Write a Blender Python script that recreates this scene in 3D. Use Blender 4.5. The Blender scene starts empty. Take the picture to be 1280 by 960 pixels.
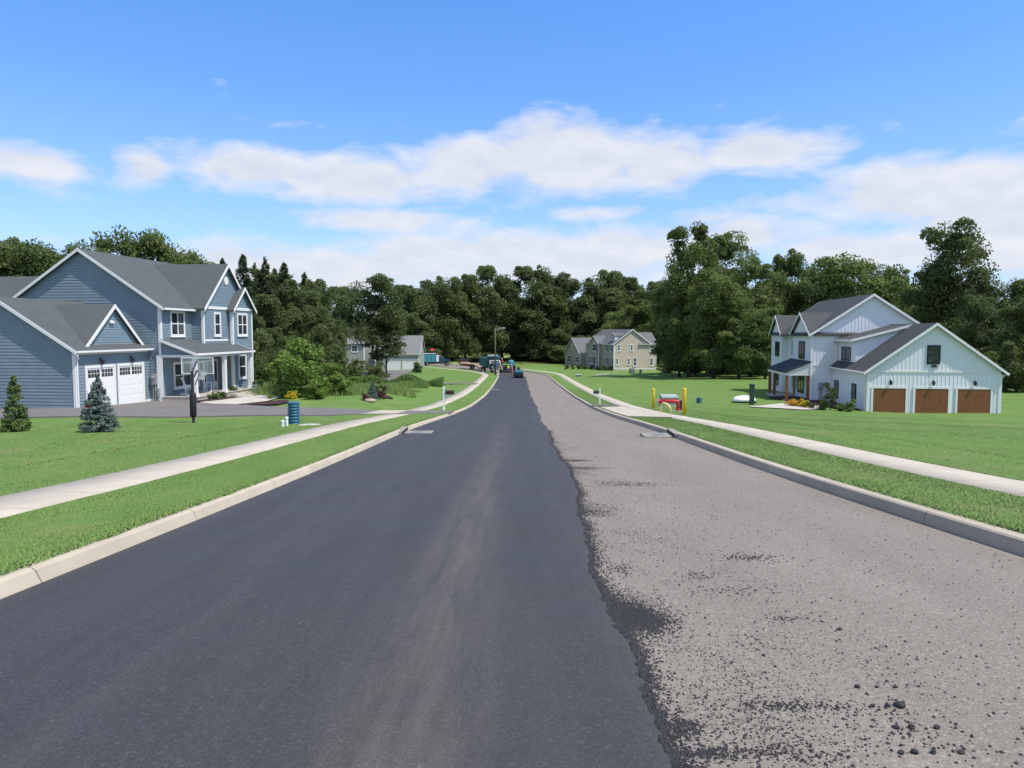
import bpy, bmesh, math, random
import numpy as np
from mathutils import Vector, Matrix
R = math.radians
rng = random.Random(7)
nr = np.random.RandomState(11)
scene = bpy.context.scene
COL = scene.collection

# ------------------------------------------------------------------ camera
FPX, PITCH = 925.0, R(4.02)
cam_d = bpy.data.cameras.new('camera'); cam = bpy.data.objects.new('camera', cam_d); COL.objects.link(cam)
cam_d.sensor_fit = 'HORIZONTAL'; cam_d.sensor_width = 36.0; cam_d.lens = 36.0 * FPX / 1280.0
cam_d.clip_start = 0.1; cam_d.clip_end = 3000
cam.location = (0, 0, 0); cam.rotation_euler = (R(90) - PITCH, 0, 0)
scene.camera = cam
scene.render.resolution_x = 1024; scene.render.resolution_y = 768
scene.view_settings.view_transform = 'Standard'; scene.view_settings.look = 'None'
scene.view_settings.exposure = 0
def ray(px, py):
    x = (px - 640) / FPX; y = (480 - py) / FPX
    return Vector((x, math.cos(PITCH) + y * math.sin(PITCH), -math.sin(PITCH) + y * math.cos(PITCH)))
def atY(px, py, Y):
    d = ray(px, py); return d * (Y / d.y)

# ------------------------------------------------------------------ terrain
ZY = [-60, 0, 7.4, 13.9, 27.5, 42, 55.6, 77, 98.7, 126, 150, 175, 240, 2000]
ZZ = [3.2, -1.65, -2.26, -2.78, -3.66, -4.80, -5.72, -6.73, -7.41, -8.04, -8.42, -8.6, -8.9, -8.9]
_yy = np.arange(-60, 400, 0.5); _zz = np.interp(_yy, ZY, ZZ)
_k = np.exp(-0.5 * (np.arange(-16, 17) / 6.0) ** 2); _k /= _k.sum()
_zp = np.pad(_zz, 16, mode='reflect', reflect_type='odd'); _zz = np.convolve(_zp, _k, 'valid')
def zr(y): return np.interp(y, _yy, _zz)
XY_ = [-60, 0, 7.3, 13.7, 27.3, 41.7, 55.3, 76.7, 98.4, 126, 137]
XX_ = [0.35, 0.58, 0.6, 0.64, 0.80, 1.09, 1.44, 1.80, 2.0, 2.14, 2.18]
def make_path():
    ys = np.arange(-45, 136.5, 0.5); xs = np.interp(ys, XY_, XX_)
    xp = np.pad(xs, 16, mode='reflect', reflect_type='odd'); xs = np.convolve(xp, _k, 'valid')
    pts = [(x, y) for x, y in zip(xs, ys)]
    x0, y0 = pts[-1]; Rd = 62.0
    for a in np.arange(0.5 / Rd, R(27), 0.5 / Rd): pts.append((x0 - Rd * (1 - math.cos(a)), y0 + Rd * math.sin(a)))
    a = R(27); x1, y1 = pts[-1]
    for s in np.arange(0.5, 110, 0.5): pts.append((x1 - s * math.sin(a), y1 + s * math.cos(a)))
    return np.array(pts)
PATH = make_path()
_t = np.gradient(PATH, axis=0); _t /= np.linalg.norm(_t, axis=1)[:, None]
NRM = np.stack([_t[:, 1], -_t[:, 0]], 1)          # to the right of travel
SLEN = np.concatenate([[0], np.cumsum(np.linalg.norm(np.diff(PATH, axis=0), axis=1))]) - 45
def path_u(x, y):
    x = np.atleast_1d(np.asarray(x, float)); y = np.atleast_1d(np.asarray(y, float))
    out = np.empty(x.shape); P = PATH[::4]; Nn = NRM[::4]
    xf, yf, of = x.ravel(), y.ravel(), out.ravel()
    for i in range(0, len(xf), 20000):
        d = (xf[i:i+20000, None] - P[None, :, 0]) ** 2 + (yf[i:i+20000, None] - P[None, :, 1]) ** 2
        j = d.argmin(1); dx = xf[i:i+20000] - P[j, 0]; dy = yf[i:i+20000] - P[j, 1]
        s = dx * Nn[j, 0] + dy * Nn[j, 1]
        rr = np.sqrt(d[np.arange(len(j)), j]); of[i:i+20000] = np.sign(s) * np.maximum(np.abs(s), np.where(rr > np.abs(s) + 3, rr, 0))
    return of.reshape(x.shape)
CTRL = [(-25, 42, .03), (-30, 38, .05), (-25, 50, .55), (-23, 60, 1.2), (-19, 50, .5), (-32, 60, 1.2), (-17, 56, .9), (-14, 66, .8), (-17, 75, .55), (-22, 85, .4),
        (-12, 18, 0), (-23, 30, -.02), (-40, 30, .1), (-14, 42, 0), (-13, 34, 0), (-20, 110, 0), (-22, 150, 0), (-28, 164, .0),
        (28, 59, -.8), (36, 60, -.85), (30, 70, -.25), (33, 80, .2), (22, 46, -.45), (24, 36, -.3), (40, 40, -.5), (20, 60, -.3), (19, 72, 0), (14, 40, 0), (14, 55, 0),
        (30, 125, .45), (35, 118, .5), (22, 120, .2), (23, 168, -.35), (30, 170, -.4), (-24, 195, 1.2), (-19, 185, .9), (-12, 172, .5), (-36, 205, 1.3), (0, 200, -.3), (20, 210, -.6)]
_c = np.array(CTRL)
_cz = _c[:, 2]
def G(x, y, u=None):
    x = np.asarray(x, float); y = np.asarray(y, float); sh = x.shape
    xf, yf = np.atleast_1d(x).ravel(), np.atleast_1d(y).ravel()
    d2 = (xf[:, None] - _c[None, :, 0]) ** 2 + (yf[:, None] - _c[None, :, 1]) ** 2
    w = np.exp(-d2 / (2 * 6.5 ** 2)); res = (w * _cz).sum(1) / (w.sum(1) + 0.03)
    uu = path_u(xf, yf) if u is None else np.atleast_1d(u).ravel()
    t = np.clip((np.abs(uu) - 8.5) / 5.0, 0, 1); t = t * t * (3 - 2 * t)
    und = 0.05 * np.sin(xf * .23 + 1.3) * np.sin(yf * .19) + .03 * np.sin(xf * .7 + yf * .45)
    z = zr(yf) + 0.15 + (res + und) * t
    return z.reshape(sh) if sh else float(z[0])
def gz(x, y): return G(float(x), float(y))
def hit(px, py, y0=5.0, y1=400.0):
    d = ray(px, py); ys = np.arange(y0, y1, 0.25); k = ys / d.y
    g = G(d.x * k, ys); below = (d.z * k) <= g
    i = int(np.argmax(below)) if below.any() else len(ys) - 1
    return Vector((d.x * k[i], ys[i], g[i]))

# ------------------------------------------------------------------ object helpers
def tag(o, label=None, cat=None, group=None, kind=None):
    if label: o['label'] = label
    if cat: o['category'] = cat
    if group: o['group'] = group
    if kind: o['kind'] = kind
    return o
def empty(name, loc, rz=0.0, label=None, cat=None, group=None):
    o = bpy.data.objects.new(name, None); COL.objects.link(o); o.location = loc; o.rotation_euler = (0, 0, rz)
    o.empty_display_size = 0.3
    return tag(o, label, cat, group)
def kids(o): return [c for c in bpy.data.objects if c.parent == o]
def copy_tree(o, parent=None):
    c = o.copy(); COL.objects.link(c); c.parent = parent
    for ch in kids(o): copy_tree(ch, c)
    return c
class MB:
    def __init__(s): s.parts = []; s.v = []; s.f = []; s.m = []; s.sm = []; s.cur = 0; s.smooth = False
    def mat(s, i): s.cur = i; return s
    def face(s, pts):
        n = len(s.v); s.v.extend([tuple(p) for p in pts]); s.f.append(tuple(range(n, n + len(pts)))); s.m.append(s.cur); s.sm.append(s.smooth)
    def mesh(s, verts, faces):
        n = len(s.v); f0 = len(s.f); s.v.extend([tuple(p) for p in verts])
        for f in faces: s.f.append(tuple(n + i for i in f)); s.m.append(s.cur); s.sm.append(s.smooth)
        s.parts.append((n, len(s.v), f0, len(s.f))); return s
    def hexa(s, p):   # 8 points: bottom 4 then top 4
        return s.mesh(p, [(3, 2, 1, 0), (4, 5, 6, 7), (0, 1, 5, 4), (1, 2, 6, 5), (2, 3, 7, 6), (3, 0, 4, 7)])
    def box(s, x0, x1, y0, y1, z0, z1):
        return s.hexa([(x0, y0, z0), (x1, y0, z0), (x1, y1, z0), (x0, y1, z0), (x0, y0, z1), (x1, y0, z1), (x1, y1, z1), (x0, y1, z1)])
    def cbox(s, x0, x1, y0, y1, z0, z1, c=.02):   # chamfered upper and lower rims
        a = lambda z, d: [(x0 + d, y0 + d, z), (x1 - d, y0 + d, z), (x1 - d, y1 - d, z), (x0 + d, y1 - d, z)]
        return s.loft([a(z0, c), a(z0 + c, 0), a(z1 - c, 0), a(z1, c)])
    def loft(s, rings, caps=True):
        n = len(rings[0]); V = [p for r in rings for p in r]; F = []
        for i in range(len(rings) - 1):
            for j in range(n): F.append((i * n + j, i * n + (j + 1) % n, (i + 1) * n + (j + 1) % n, (i + 1) * n + j))
        if caps: F.append(tuple(reversed(range(n)))); F.append(tuple((len(rings) - 1) * n + j for j in range(n)))
        return s.mesh(V, F)
    def prism(s, poly, fn, d0, d1):   # poly of (a,b), fn(a,b,d)->xyz
        return s.loft([[fn(a, b, d0) for a, b in poly], [fn(a, b, d1) for a, b in poly]])
    def tube(s, pts, rad, n=8, caps=True):
        pts = [Vector(p) for p in pts]; rs = rad if isinstance(rad, (list, tuple)) else [rad] * len(pts); rings = []
        for i, p in enumerate(pts):
            t = (pts[min(i + 1, len(pts) - 1)] - pts[max(i - 1, 0)]).normalized()
            a = t.cross(Vector((0, 0, 1)) if abs(t.z) < .9 else Vector((1, 0, 0))).normalized(); b = t.cross(a)
            rings.append([p + (a * math.cos(2 * math.pi * k / n) + b * math.sin(2 * math.pi * k / n)) * rs[i] for k in range(n)])
        return s.loft(rings, caps)
    def lathe(s, prof, c=(0, 0, 0), n=16):
        return s.loft([[(c[0] + r * math.cos(2 * math.pi * k / n), c[1] + r * math.sin(2 * math.pi * k / n), c[2] + z) for k in range(n)] for r, z in prof])
    def blob(s, c, r, n=12, m=7, jit=0.0, flat=False):
        r = r if isinstance(r, (list, tuple)) else (r, r, r); rings = []
        for i in range(m + 1):
            th = math.pi * (i + .02) / (m + .04); rings.append([])
            for k in range(n):
                q = 1 + (rng.uniform(-jit, jit) if jit else 0)
                rings[-1].append((c[0] + r[0] * q * math.sin(th) * math.cos(2 * math.pi * k / n), c[1] + r[1] * q * math.sin(th) * math.sin(2 * math.pi * k / n), c[2] - r[2] * q * math.cos(th)))
        return s.loft(rings)
    def build(s, name, mats, parent=None, label=None, cat=None, group=None, kind=None, loc=None, rz=None):
        me = bpy.data.meshes.new(name); me.from_pydata(s.v, [], s.f)
        if not isinstance(mats, (list, tuple)): mats = [mats]
        for m in mats: me.materials.append(m)
        me.polygons.foreach_set('material_index', s.m); me.polygons.foreach_set('use_smooth', s.sm); me.update()
        o = bpy.data.objects.new(name, me); COL.objects.link(o)
        if parent: o.parent = parent
        if loc is not None: o.location = loc
        if rz is not None: o.rotation_euler = (0, 0, rz)
        return tag(o, label, cat, group, kind)
def build_each(mb, name, mats, parent=None, per=1):
    out = []
    for i in range(0, len(mb.parts), per):
        a = mb.parts[i]; last = mb.parts[min(i + per, len(mb.parts)) - 1]; v0, v1, f0, f1 = a[0], last[1], a[2], last[3]
        q = MB(); q.v = mb.v[v0:v1]; q.f = [tuple(k - v0 for k in f) for f in mb.f[f0:f1]]; q.m = mb.m[f0:f1]; q.sm = mb.sm[f0:f1]; out.append(q.build(name, mats, parent))
    return out
def quads_mesh(name, V, nq, mat, k=4):
    me = bpy.data.meshes.new(name); nv = len(V)
    me.vertices.add(nv); me.vertices.foreach_set('co', np.ascontiguousarray(V, np.float32).ravel())
    me.loops.add(nv); me.loops.foreach_set('vertex_index', np.arange(nv, dtype=np.int32))
    me.polygons.add(nq); me.polygons.foreach_set('loop_start', np.arange(0, nv, k, dtype=np.int32))
    try: me.polygons.foreach_set('loop_total', np.full(nq, k, dtype=np.int32))
    except Exception: pass
    me.update(calc_edges=True); me.validate(); me.materials.append(mat)
    return me
def grid_mesh(name, X, Y, Z, mats, uv=None, attr=None, smooth=True):
    n, m = X.shape; me = bpy.data.meshes.new(name)
    V = np.stack([X, Y, Z], -1).reshape(-1, 3); idx = np.arange(n * m).reshape(n, m)
    F = np.stack([idx[:-1, :-1], idx[:-1, 1:], idx[1:, 1:], idx[1:, :-1]], -1).reshape(-1, 4)
    me.from_pydata(V.tolist(), [], F.tolist())
    for mt in (mats if isinstance(mats, list) else [mats]): me.materials.append(mt)
    if uv is not None:
        l = me.uv_layers.new(name='UVMap'); UV = uv.reshape(-1, 2)[F.ravel()]; l.data.foreach_set('uv', np.ascontiguousarray(UV, np.float32).ravel())
    if attr is not None:
        a = me.color_attributes.new('zone', 'FLOAT_COLOR', 'POINT'); a.data.foreach_set('color', np.ascontiguousarray(attr.reshape(-1, 4), np.float32).ravel())
    if smooth: me.polygons.foreach_set('use_smooth', [True] * len(me.polygons))
    me.update(); return me
def link(name, me, parent=None, **kw):
    o = bpy.data.objects.new(name, me); COL.objects.link(o)
    if parent: o.parent = parent
    return tag(o, **kw)

# ------------------------------------------------------------------ materials
class NT:
    def __init__(s, m): s.t = m.node_tree; s.b = s.t.nodes.get('Principled BSDF')
    def n(s, ty, **p):
        nd = s.t.nodes.new(ty)
        for k, v in p.items(): setattr(nd, k, v)
        return nd
    def put(s, sock, v):
        if hasattr(v, 'is_output') or isinstance(v, bpy.types.NodeSocket): s.t.links.new(v, sock)
        elif isinstance(v, (tuple, list)):
            sock.default_value = (*v, 1.0) if len(v) == 3 and sock.type == 'RGBA' else v
        else: sock.default_value = v
    def coord(s, kind='Object'): return s.n('ShaderNodeTexCoord').outputs[kind]
    def pos(s): return s.n('ShaderNodeNewGeometry').outputs['Position']
    def scale(s, v, sc):
        m = s.n('ShaderNodeMapping'); s.put(m.inputs['Vector'], v); m.inputs['Scale'].default_value = sc; return m.outputs[0]
    def noise(s, v, sc, det=4, ro=.55, dist=0):
        n = s.n('ShaderNodeTexNoise'); s.put(n.inputs['Vector'], v); n.inputs['Scale'].default_value = sc; n.inputs['Detail'].default_value = det
        n.inputs['Roughness'].default_value = ro; n.inputs['Distortion'].default_value = dist; return n.outputs['Fac']
    def vor(s, v, sc, out='Color', feat='F1'):
        n = s.n('ShaderNodeTexVoronoi', feature=feat); s.put(n.inputs['Vector'], v); n.inputs['Scale'].default_value = sc; return n.outputs[out]
    def ramp(s, f, stops):
        r = s.n('ShaderNodeValToRGB'); s.put(r.inputs[0], f); e = r.color_ramp.elements
        while len(e) < len(stops): e.new(.5)
        for i, (p, c) in enumerate(stops):
            e[i].position = p; e[i].color = (*c, 1) if isinstance(c, (tuple, list)) else (c, c, c, 1)
        return r.outputs[0]
    def mix(s, f, a, b, bt='MIX'):
        m = s.n('ShaderNodeMix', data_type='RGBA', blend_type=bt); s.put(m.inputs[0], f); s.put(m.inputs[6], a); s.put(m.inputs[7], b); return m.outputs[2]
    def math(s, op, a, b=0.0, c=None, clamp=False):
        m = s.n('ShaderNodeMath', operation=op, use_clamp=clamp); s.put(m.inputs[0], a); s.put(m.inputs[1], b)
        if c is not None: s.put(m.inputs[2], c)
        return m.outputs[0]
    def sep(s, v):
        x = s.n('ShaderNodeSeparateXYZ'); s.put(x.inputs[0], v); return x.outputs
    def comb(s, x, y, z=0.0):
        c = s.n('ShaderNodeCombineXYZ'); s.put(c.inputs[0], x); s.put(c.inputs[1], y); s.put(c.inputs[2], z); return c.outputs[0]
    def bump(s, h, st=.3, dist=.01):
        b = s.n('ShaderNodeBump'); s.put(b.inputs['Height'], h); b.inputs['Strength'].default_value = st; b.inputs['Distance'].default_value = dist
        s.t.links.new(b.outputs[0], s.b.inputs['Normal'])
    def col(s, c): s.put(s.b.inputs['Base Color'], c)
    def set(s, rough=None, spec=None, metal=None):
        if rough is not None: s.put(s.b.inputs['Roughness'], rough)
        if spec is not None: s.put(s.b.inputs['Specular IOR Level'], spec)
        if metal is not None: s.put(s.b.inputs['Metallic'], metal)
def M(name):
    m = bpy.data.materials.new(name); m.use_nodes = True; return m, NT(m)
def hsv(c, k): return tuple(min(1, max(0, x * k)) for x in c)
def simple(name, c, rough=.6, var=.12, sc=6.0, bump=0.0, spec=.4, metal=0.0):
    m, t = M(name); v = t.coord('Object'); n = t.noise(v, sc, 5, .6)
    t.col(t.mix(t.ramp(n, [(.3, 0), (.7, 1)]), hsv(c, 1 - var), hsv(c, 1 + var))); t.set(rough, spec, metal)
    if bump: t.bump(t.noise(v, sc * 8, 3), bump, .01)
    return m
MAT = {}
def up(t, k):
    g = t.n('ShaderNodeNewGeometry').outputs['Normal']; a = t.n('ShaderNodeVectorMath', operation='SCALE'); t.put(a.inputs[0], g); a.inputs['Scale'].default_value = 1 - k
    b = t.n('ShaderNodeVectorMath', operation='ADD'); t.put(b.inputs[0], a.outputs[0]); b.inputs[1].default_value = (0, 0, k); c = t.n('ShaderNodeVectorMath', operation='NORMALIZE'); t.put(c.inputs[0], b.outputs[0]); t.put(t.b.inputs['Normal'], c.outputs[0])
def build_materials():
    A = MAT
    A['white_trim'] = simple('white_trim', (.78, .78, .77), .5, .03)
    A['white_siding'] = simple('white_siding', (.77, .79, .83), .55, .03, 1.5)
    A['blue_siding'] = simple('blue_siding', (.195, .255, .298), .55, .07, 1.2)
    A['blue_shake'] = simple('blue_shake', (.18, .25, .30), .6, .12, 5)
    A['beige_siding'] = simple('beige_siding', (.53, .455, .375), .6, .05, 1)
    A['beige_siding_shaded'] = simple('beige_siding_shaded', (.38, .33, .275), .6, .08, 1)  # darker beige: shade put into the colour of the front walls
    A['gray_siding'] = simple('gray_siding', (.33, .33, .31), .6, .05, 1)
    A['foundation'] = simple('foundation', (.5, .46, .38), .8, .12, 2, .2)
    A['porch_floor'] = simple('porch_floor', (.42, .38, .34), .7, .1, 3)
    A['white_door'] = simple('white_door', (.8, .8, .8), .45, .02)
    A['pale_blue_door'] = simple('pale_blue_door', (.3, .38, .47), .45, .04)
    A['black_frame'] = simple('black_frame', (.015, .015, .017), .4, .2)
    A['shutter'] = simple('shutter', (.05, .065, .085), .5, .15)
    A['dark_metal'] = simple('dark_metal', (.03, .0215, .035), .45, .2, 8)
    A['gray_metal'] = simple('gray_metal', (.28, .29, .3), .5, .12, 6)
    A['galv'] = simple('galv', (.42, .43, .44), .45, .1, 6, 0, .5, .4)
    A['teal_plastic'] = simple('teal_plastic', (.025, .12, .18), .45, .18, 7)
    A['yellow_paint'] = simple('yellow_paint', (.72, .47, .02), .5, .1, 5)
    A['pale_yellow_paint'] = simple('pale_yellow_paint', (.72, .6, .22), .5, .12, 5)
    A['red_paint'] = simple('red_paint', (.52, .03, .04), .4, .12, 6)
    A['green_box'] = simple('green_box', (.16, .2, .18), .6, .1, 3)
    A['pale_box'] = simple('pale_box', (.34, .38, .36), .6, .08, 3)
    A['drain_concrete'] = simple('drain_concrete', (.27, .245, .215), .85, .15, 4, .2)
    A['dark_green'] = simple('dark_green', (.015, .04, .03), .5, .2, 5)
    A['white_plastic'] = simple('white_plastic', (.78, .79, .8), .4, .03)
    A['pale_gray'] = simple('pale_gray', (.62, .65, .68), .4, .05)
    A['teal_truck'] = simple('teal_truck', (.022, .12, .165), .35, .15, 3)
    A['teal_light'] = simple('teal_light', (.06, .25, .31), .35, .12, 3)
    A['teal_dark'] = simple('teal_dark', (.012, .06, .09), .35, .2, 3)
    A['pale_teal'] = simple('pale_teal', (.28, .42, .46), .4, .1, 6)
    A['rubber'] = simple('rubber', (.018, .018, .019), .85, .25, 8)
    A['black'] = simple('black', (.012, .012, .014), .6, .2)
    A['steel'] = simple('steel', (.35, .34, .33), .35, .15, 6, 0, .5, .7)
    A['post_wood'] = simple('post_wood', (.11, .10, .06), .85, .22, 9, .3)
    A['rock'] = simple('rock', (.38, .31, .24), .9, .22, 4, .6)
    A['mulch'] = simple('mulch', (.05, .0215, .022), .95, .4, 26, 1.0)
    A['skin'] = simple('skin', (.5, .3, .22), .6, .05)
    A['hair'] = simple('hair', (.03, .02, .015), .7, .1)
    A['vest'] = simple('vest', (.62, .75, .06), .7, .08)
    A['jeans'] = simple('jeans', (.03, .045, .08), .85, .15)
    A['red_cloth'] = simple('red_cloth', (.55, .03, .05), .8, .1)
    A['pink_cloth'] = simple('pink_cloth', (.62, .3, .28), .8, .1)
    A['orange_cloth'] = simple('orange_cloth', (.7, .2, .04), .8, .1)
    A['hardhat'] = simple('hardhat', (.8, .8, .74), .35, .04)
    A['hat_yellow'] = simple('hat_yellow', (.8, .7, .1), .35, .04)
    A['light_lens'] = simple('light_lens', (.75, .75, .7), .25, .05)
    A['trunk'] = simple('trunk', (.065, .052, .04), .95, .3, 5, .8)
    # wood garage doors
    m, t = M('stained_wood'); v = t.coord('Object')
    n = t.noise(t.scale(v, (14, 14, 1.2)), 2.2, 6, .6); t.col(t.ramp(n, [(.25, (.13, .048, .019)), (.55, (.24, .095, .038)), (.8, (.33, .145, .06))])); t.set(.45, .4); A['stained_wood'] = m
    m, t = M('deck_wood'); v = t.coord('Object')
    n = t.noise(t.scale(v, (1, 16, 4)), 1.5, 6, .6); t.col(t.ramp(n, [(.25, (.16, .1, .075)), (.8, (.4, .29, .22))])); t.set(.85); A['deck_wood'] = m
    # glass
    m, t = M('window_glass'); v = t.coord('Object'); n = t.noise(v, .9, 2)
    t.col(t.ramp(n, [(.35, (.02, .024, .028)), (.7, (.075, .082, .088))])); t.set(.06, .6); A['glass'] = m
    m, t = M('clear_board'); v = t.coord('Object'); t.col(t.mix(t.noise(v, 2), (.7, .75, .78), (.8, .83, .85))); t.set(.08, .5); t.b.inputs['Transmission Weight'].default_value = .0
    t.b.inputs['Alpha'].default_value = .16; A['clear_board'] = m
    # roofs
    for nm, c in (('shingle_gray', (.078, .086, .088)), ('shingle_slate', (.12, .122, .125)), ('shingle_charcoal', (.062, .064, .064)), ('shingle_light', (.17, .17, .17))):
        m, t = M(nm); v = t.coord('Object'); x, y, z = t.sep(v)
        br = t.n('ShaderNodeTexBrick'); t.put(br.inputs['Vector'], t.comb(t.math('ADD', x, y), t.math('MULTIPLY', z, 1.6), 0)); br.inputs['Scale'].default_value = 3.2
        br.inputs['Color1'].default_value = (*hsv(c, .8), 1); br.inputs['Color2'].default_value = (*hsv(c, 1.2), 1); br.inputs['Mortar'].default_value = (*hsv(c, .55), 1); br.inputs['Mortar Size'].default_value = .012
        n = t.noise(v, 1.1, 5, .6); cc = t.mix(.55, br.outputs['Color'], t.mix(t.ramp(n, [(.3, 0), (.7, 1)]), hsv(c, .82), hsv(c, 1.2)))
        g = t.noise(v, 60, 2); cc = t.mix(t.math('MULTIPLY', g, .5), cc, hsv(c, 1.5)); t.col(cc); t.set(.9, .25); t.bump(br.outputs['Fac'], .25, .01); A[nm] = m
    m, t = M('metal_roof'); v = t.coord('Object'); n = t.noise(v, 2, 3); t.col(t.mix(n, (.018, .018, .02), (.032, .031, .032))); t.set(.6, .3); A['metal_roof'] = m
    # concrete with joints (UV: lateral, along)
    def conc(nm, c, joint, jw, dirt):
        m, t = M(nm); uv = t.coord('UV'); P = t.pos(); x, y, z = t.sep(uv)
        n = t.noise(P, 1.3, 6, .65); n2 = t.noise(P, 45, 3, .6); n3 = t.noise(P, .25, 3)
        cc = t.mix(t.ramp(n, [(.3, 0), (.72, 1)]), hsv(c, .8), hsv(c, 1.08)); cc = t.mix(t.math('MULTIPLY', n2, .4), cc, hsv(c, .7))
        slab = t.n('ShaderNodeTexWhiteNoise', noise_dimensions='1D'); t.put(slab.inputs['W'], t.math('FLOOR', t.math('DIVIDE', y, joint)))
        cc = t.mix(t.math('MULTIPLY', slab.outputs[0], .22), cc, hsv(c, .62))
        fr = t.math('FRACT', t.math('DIVIDE', y, joint)); j = t.math('LESS_THAN', fr, jw / joint)
        cc = t.mix(t.math('MULTIPLY', j, .75), cc, hsv(c, .25)); st = t.ramp(n3, [(.5, 0), (.7, 1)])
        cc = t.mix(t.math('MULTIPLY', st, dirt), cc, hsv(c, .55)); t.col(cc); t.set(.85, .3); t.bump(t.math('SUBTRACT', n2, t.math('MULTIPLY', j, 2)), .25, .006); A[nm] = m
    conc('sidewalk_concrete', (.54, .475, .385), 1.52, .018, .2); conc('kerb_concrete', (.54, .465, .36), 3.05, .02, .35); conc('kerb_concrete_darker', (.47, .415, .34), 3.05, .02, .5)
    m, t = M('slab_concrete'); P = t.pos(); n = t.noise(P, 1.6, 6, .65); t.col(t.ramp(n, [(.3, (.4, .37, .33)), (.75, (.56, .52, .46))])); t.set(.85, .3); A['slab_concrete'] = m
    # fresh asphalt
    m, t = M('fresh_asphalt'); uv = t.coord('UV'); P = t.pos(); x, y, z = t.sep(uv)
    base = t.ramp(t.noise(t.scale(uv, (1.6, .12, 1)), 1.4, 5, .6), [(.3, (.032, .0300, .0295)), (.7, (.049, .0458, .0435))])
    wob = t.math('MULTIPLY', t.math('SUBTRACT', t.noise(t.comb(0.0, t.math('MULTIPLY', y, .06)), 1, 2), .5), .55)
    def band(c, w):
        d = t.math('DIVIDE', t.math('SUBTRACT', t.math('ADD', x, wob), c), w); return t.math('POWER', 2.718, t.math('MULTIPLY', t.math('MULTIPLY', d, d), -1.0))
    dn = t.noise(t.scale(uv, (3.5, .35, 1)), 1.7, 6, .62)
    fade = t.ramp(t.math('DIVIDE', y, 40.0), [(.0, 1), (.35, .8), (.9, .12)])
    dust = t.math('MULTIPLY', t.math('MULTIPLY', band(-1.15, .33), t.ramp(dn, [(.32, .15), (.62, 1)])), fade)
    base = t.mix(t.math('MULTIPLY', dust, .7), base, (.135, .11, .09))
    dust2 = t.math('MULTIPLY', t.math('ADD', band(-2.9, .3), band(.1, .25)), t.ramp(dn, [(.45, 0), (.75, 1)])); base = t.mix(t.math('MULTIPLY', dust2, .22), base, (.1, .095, .09))
    sc_ = t.ramp(t.noise(t.scale(uv, (7, 1.2, 1)), 1.2, 3, .5), [(.735, 0), (.80, 1)]); base = t.mix(t.math('MULTIPLY', sc_, .35), base, (.26, .25, .23))
    gr = t.vor(P, 160); gx = t.sep(gr)[0]; base = t.mix(t.ramp(gx, [(.8, 0), (1.0, .35)]), base, (.13, .13, .135)); base = t.mix(t.ramp(gx, [(0, .6), (.25, 0)]), base, (.014, .014, .015)); g4 = t.sep(t.vor(P, 55))[0]; base = t.mix(t.ramp(g4, [(.88, 0), (.98, .2)]), base, (.13, .13, .13)); base = t.mix(t.ramp(t.noise(P, 9, 4, .65), [(.35, .12), (.6, 0)]), base, (.022, .022, .024))
    t.col(base); t.set(t.ramp(t.noise(uv, .8, 4), [(.3, .62), (.7, .8)]), .5); t.bump(t.noise(P, 130, 2), .35, .004); A['fresh_asphalt'] = m
    # old bleached asphalt
    m, t = M('old_asphalt'); uv = t.coord('UV'); P = t.pos(); x, y, z = t.sep(uv)
    n = t.noise(t.scale(uv, (1.0, .25, 1)), .9, 6, .6); base = t.ramp(n, [(.28, (.180, .154, .126)), (.55, (.214, .185, .152)), (.78, (.246, .215, .178))])
    gr = t.sep(t.vor(P, 150))[0]; base = t.mix(t.ramp(gr, [(.75, 0), (1.0, .5)]), base, (.40, .37, .34)); base = t.mix(t.ramp(gr, [(0, .55), (.28, 0)]), base, (.10, .086, .078))
    g2 = t.sep(t.vor(P, 62))[0]; base = t.mix(t.ramp(g2, [(.88, 0), (.97, .3)]), base, (.46, .41, .35)); base = t.mix(t.ramp(g2, [(.02, .6), (.1, 0)]), base, (.10, .088, .08))
    # thin wandering crack line and tyre scuff
    w2 = t.math('MULTIPLY', t.math('SUBTRACT', t.noise(t.comb(0.0, t.math('MULTIPLY', y, .12)), 1, 4), .5), 1.3)
    d = t.math('ABSOLUTE', t.math('SUBTRACT', t.math('ADD', x, w2), 1.85)); cr = t.ramp(d, [(0, 1), (.045, 0)]); cr = t.math('MULTIPLY', cr, t.ramp(t.math('DIVIDE', y, 100.0), [(.3, 0), (.4, 1), (.62, 1), (.7, 0)]))
    base = t.mix(t.math('MULTIPLY', cr, .45), base, (.09, .085, .082))
    st = t.ramp(t.noise(uv, .35, 4, .6), [(.55, 0), (.75, 1)]); base = t.mix(t.math('MULTIPLY', st, .25), base, (.27, .2, .175))
    t.col(base); t.set(.88, .3); t.bump(t.noise(P, 120, 2), .4, .004); A['old_asphalt'] = m
    m, t = M('driveway_asphalt'); P = t.pos(); n = t.noise(P, .5, 6, .6); base = t.ramp(n, [(.3, (.155, .14, .132)), (.7, (.205, .188, .178))])
    t.col(t.mix(t.math('MULTIPLY', t.noise(P, 60, 2), .4), base, (.10, .095, .09))); t.set(.85, .3); A['driveway_asphalt'] = m
    m, t = M('crumb'); n = t.noise(t.pos(), 70, 2); t.col(t.mix(n, (.012, .013, .015), (.045, .046, .05))); t.set(.75, .4); A['crumb'] = m
    # lawn
    m, t = M('lawn'); P = t.pos(); at = t.n('ShaderNodeVertexColor', layer_name='zone').outputs[0]; zx = t.sep(at)
    n1 = t.noise(P, .22, 5, .6); n2 = t.noise(P, 1.7, 5, .65); n3 = t.noise(P, 24, 3, .7)
    g = t.ramp(n1, [(.3, (.100, .205, .040)), (.5, (.130, .238, .050)), (.72, (.166, .262, .066))])
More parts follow.
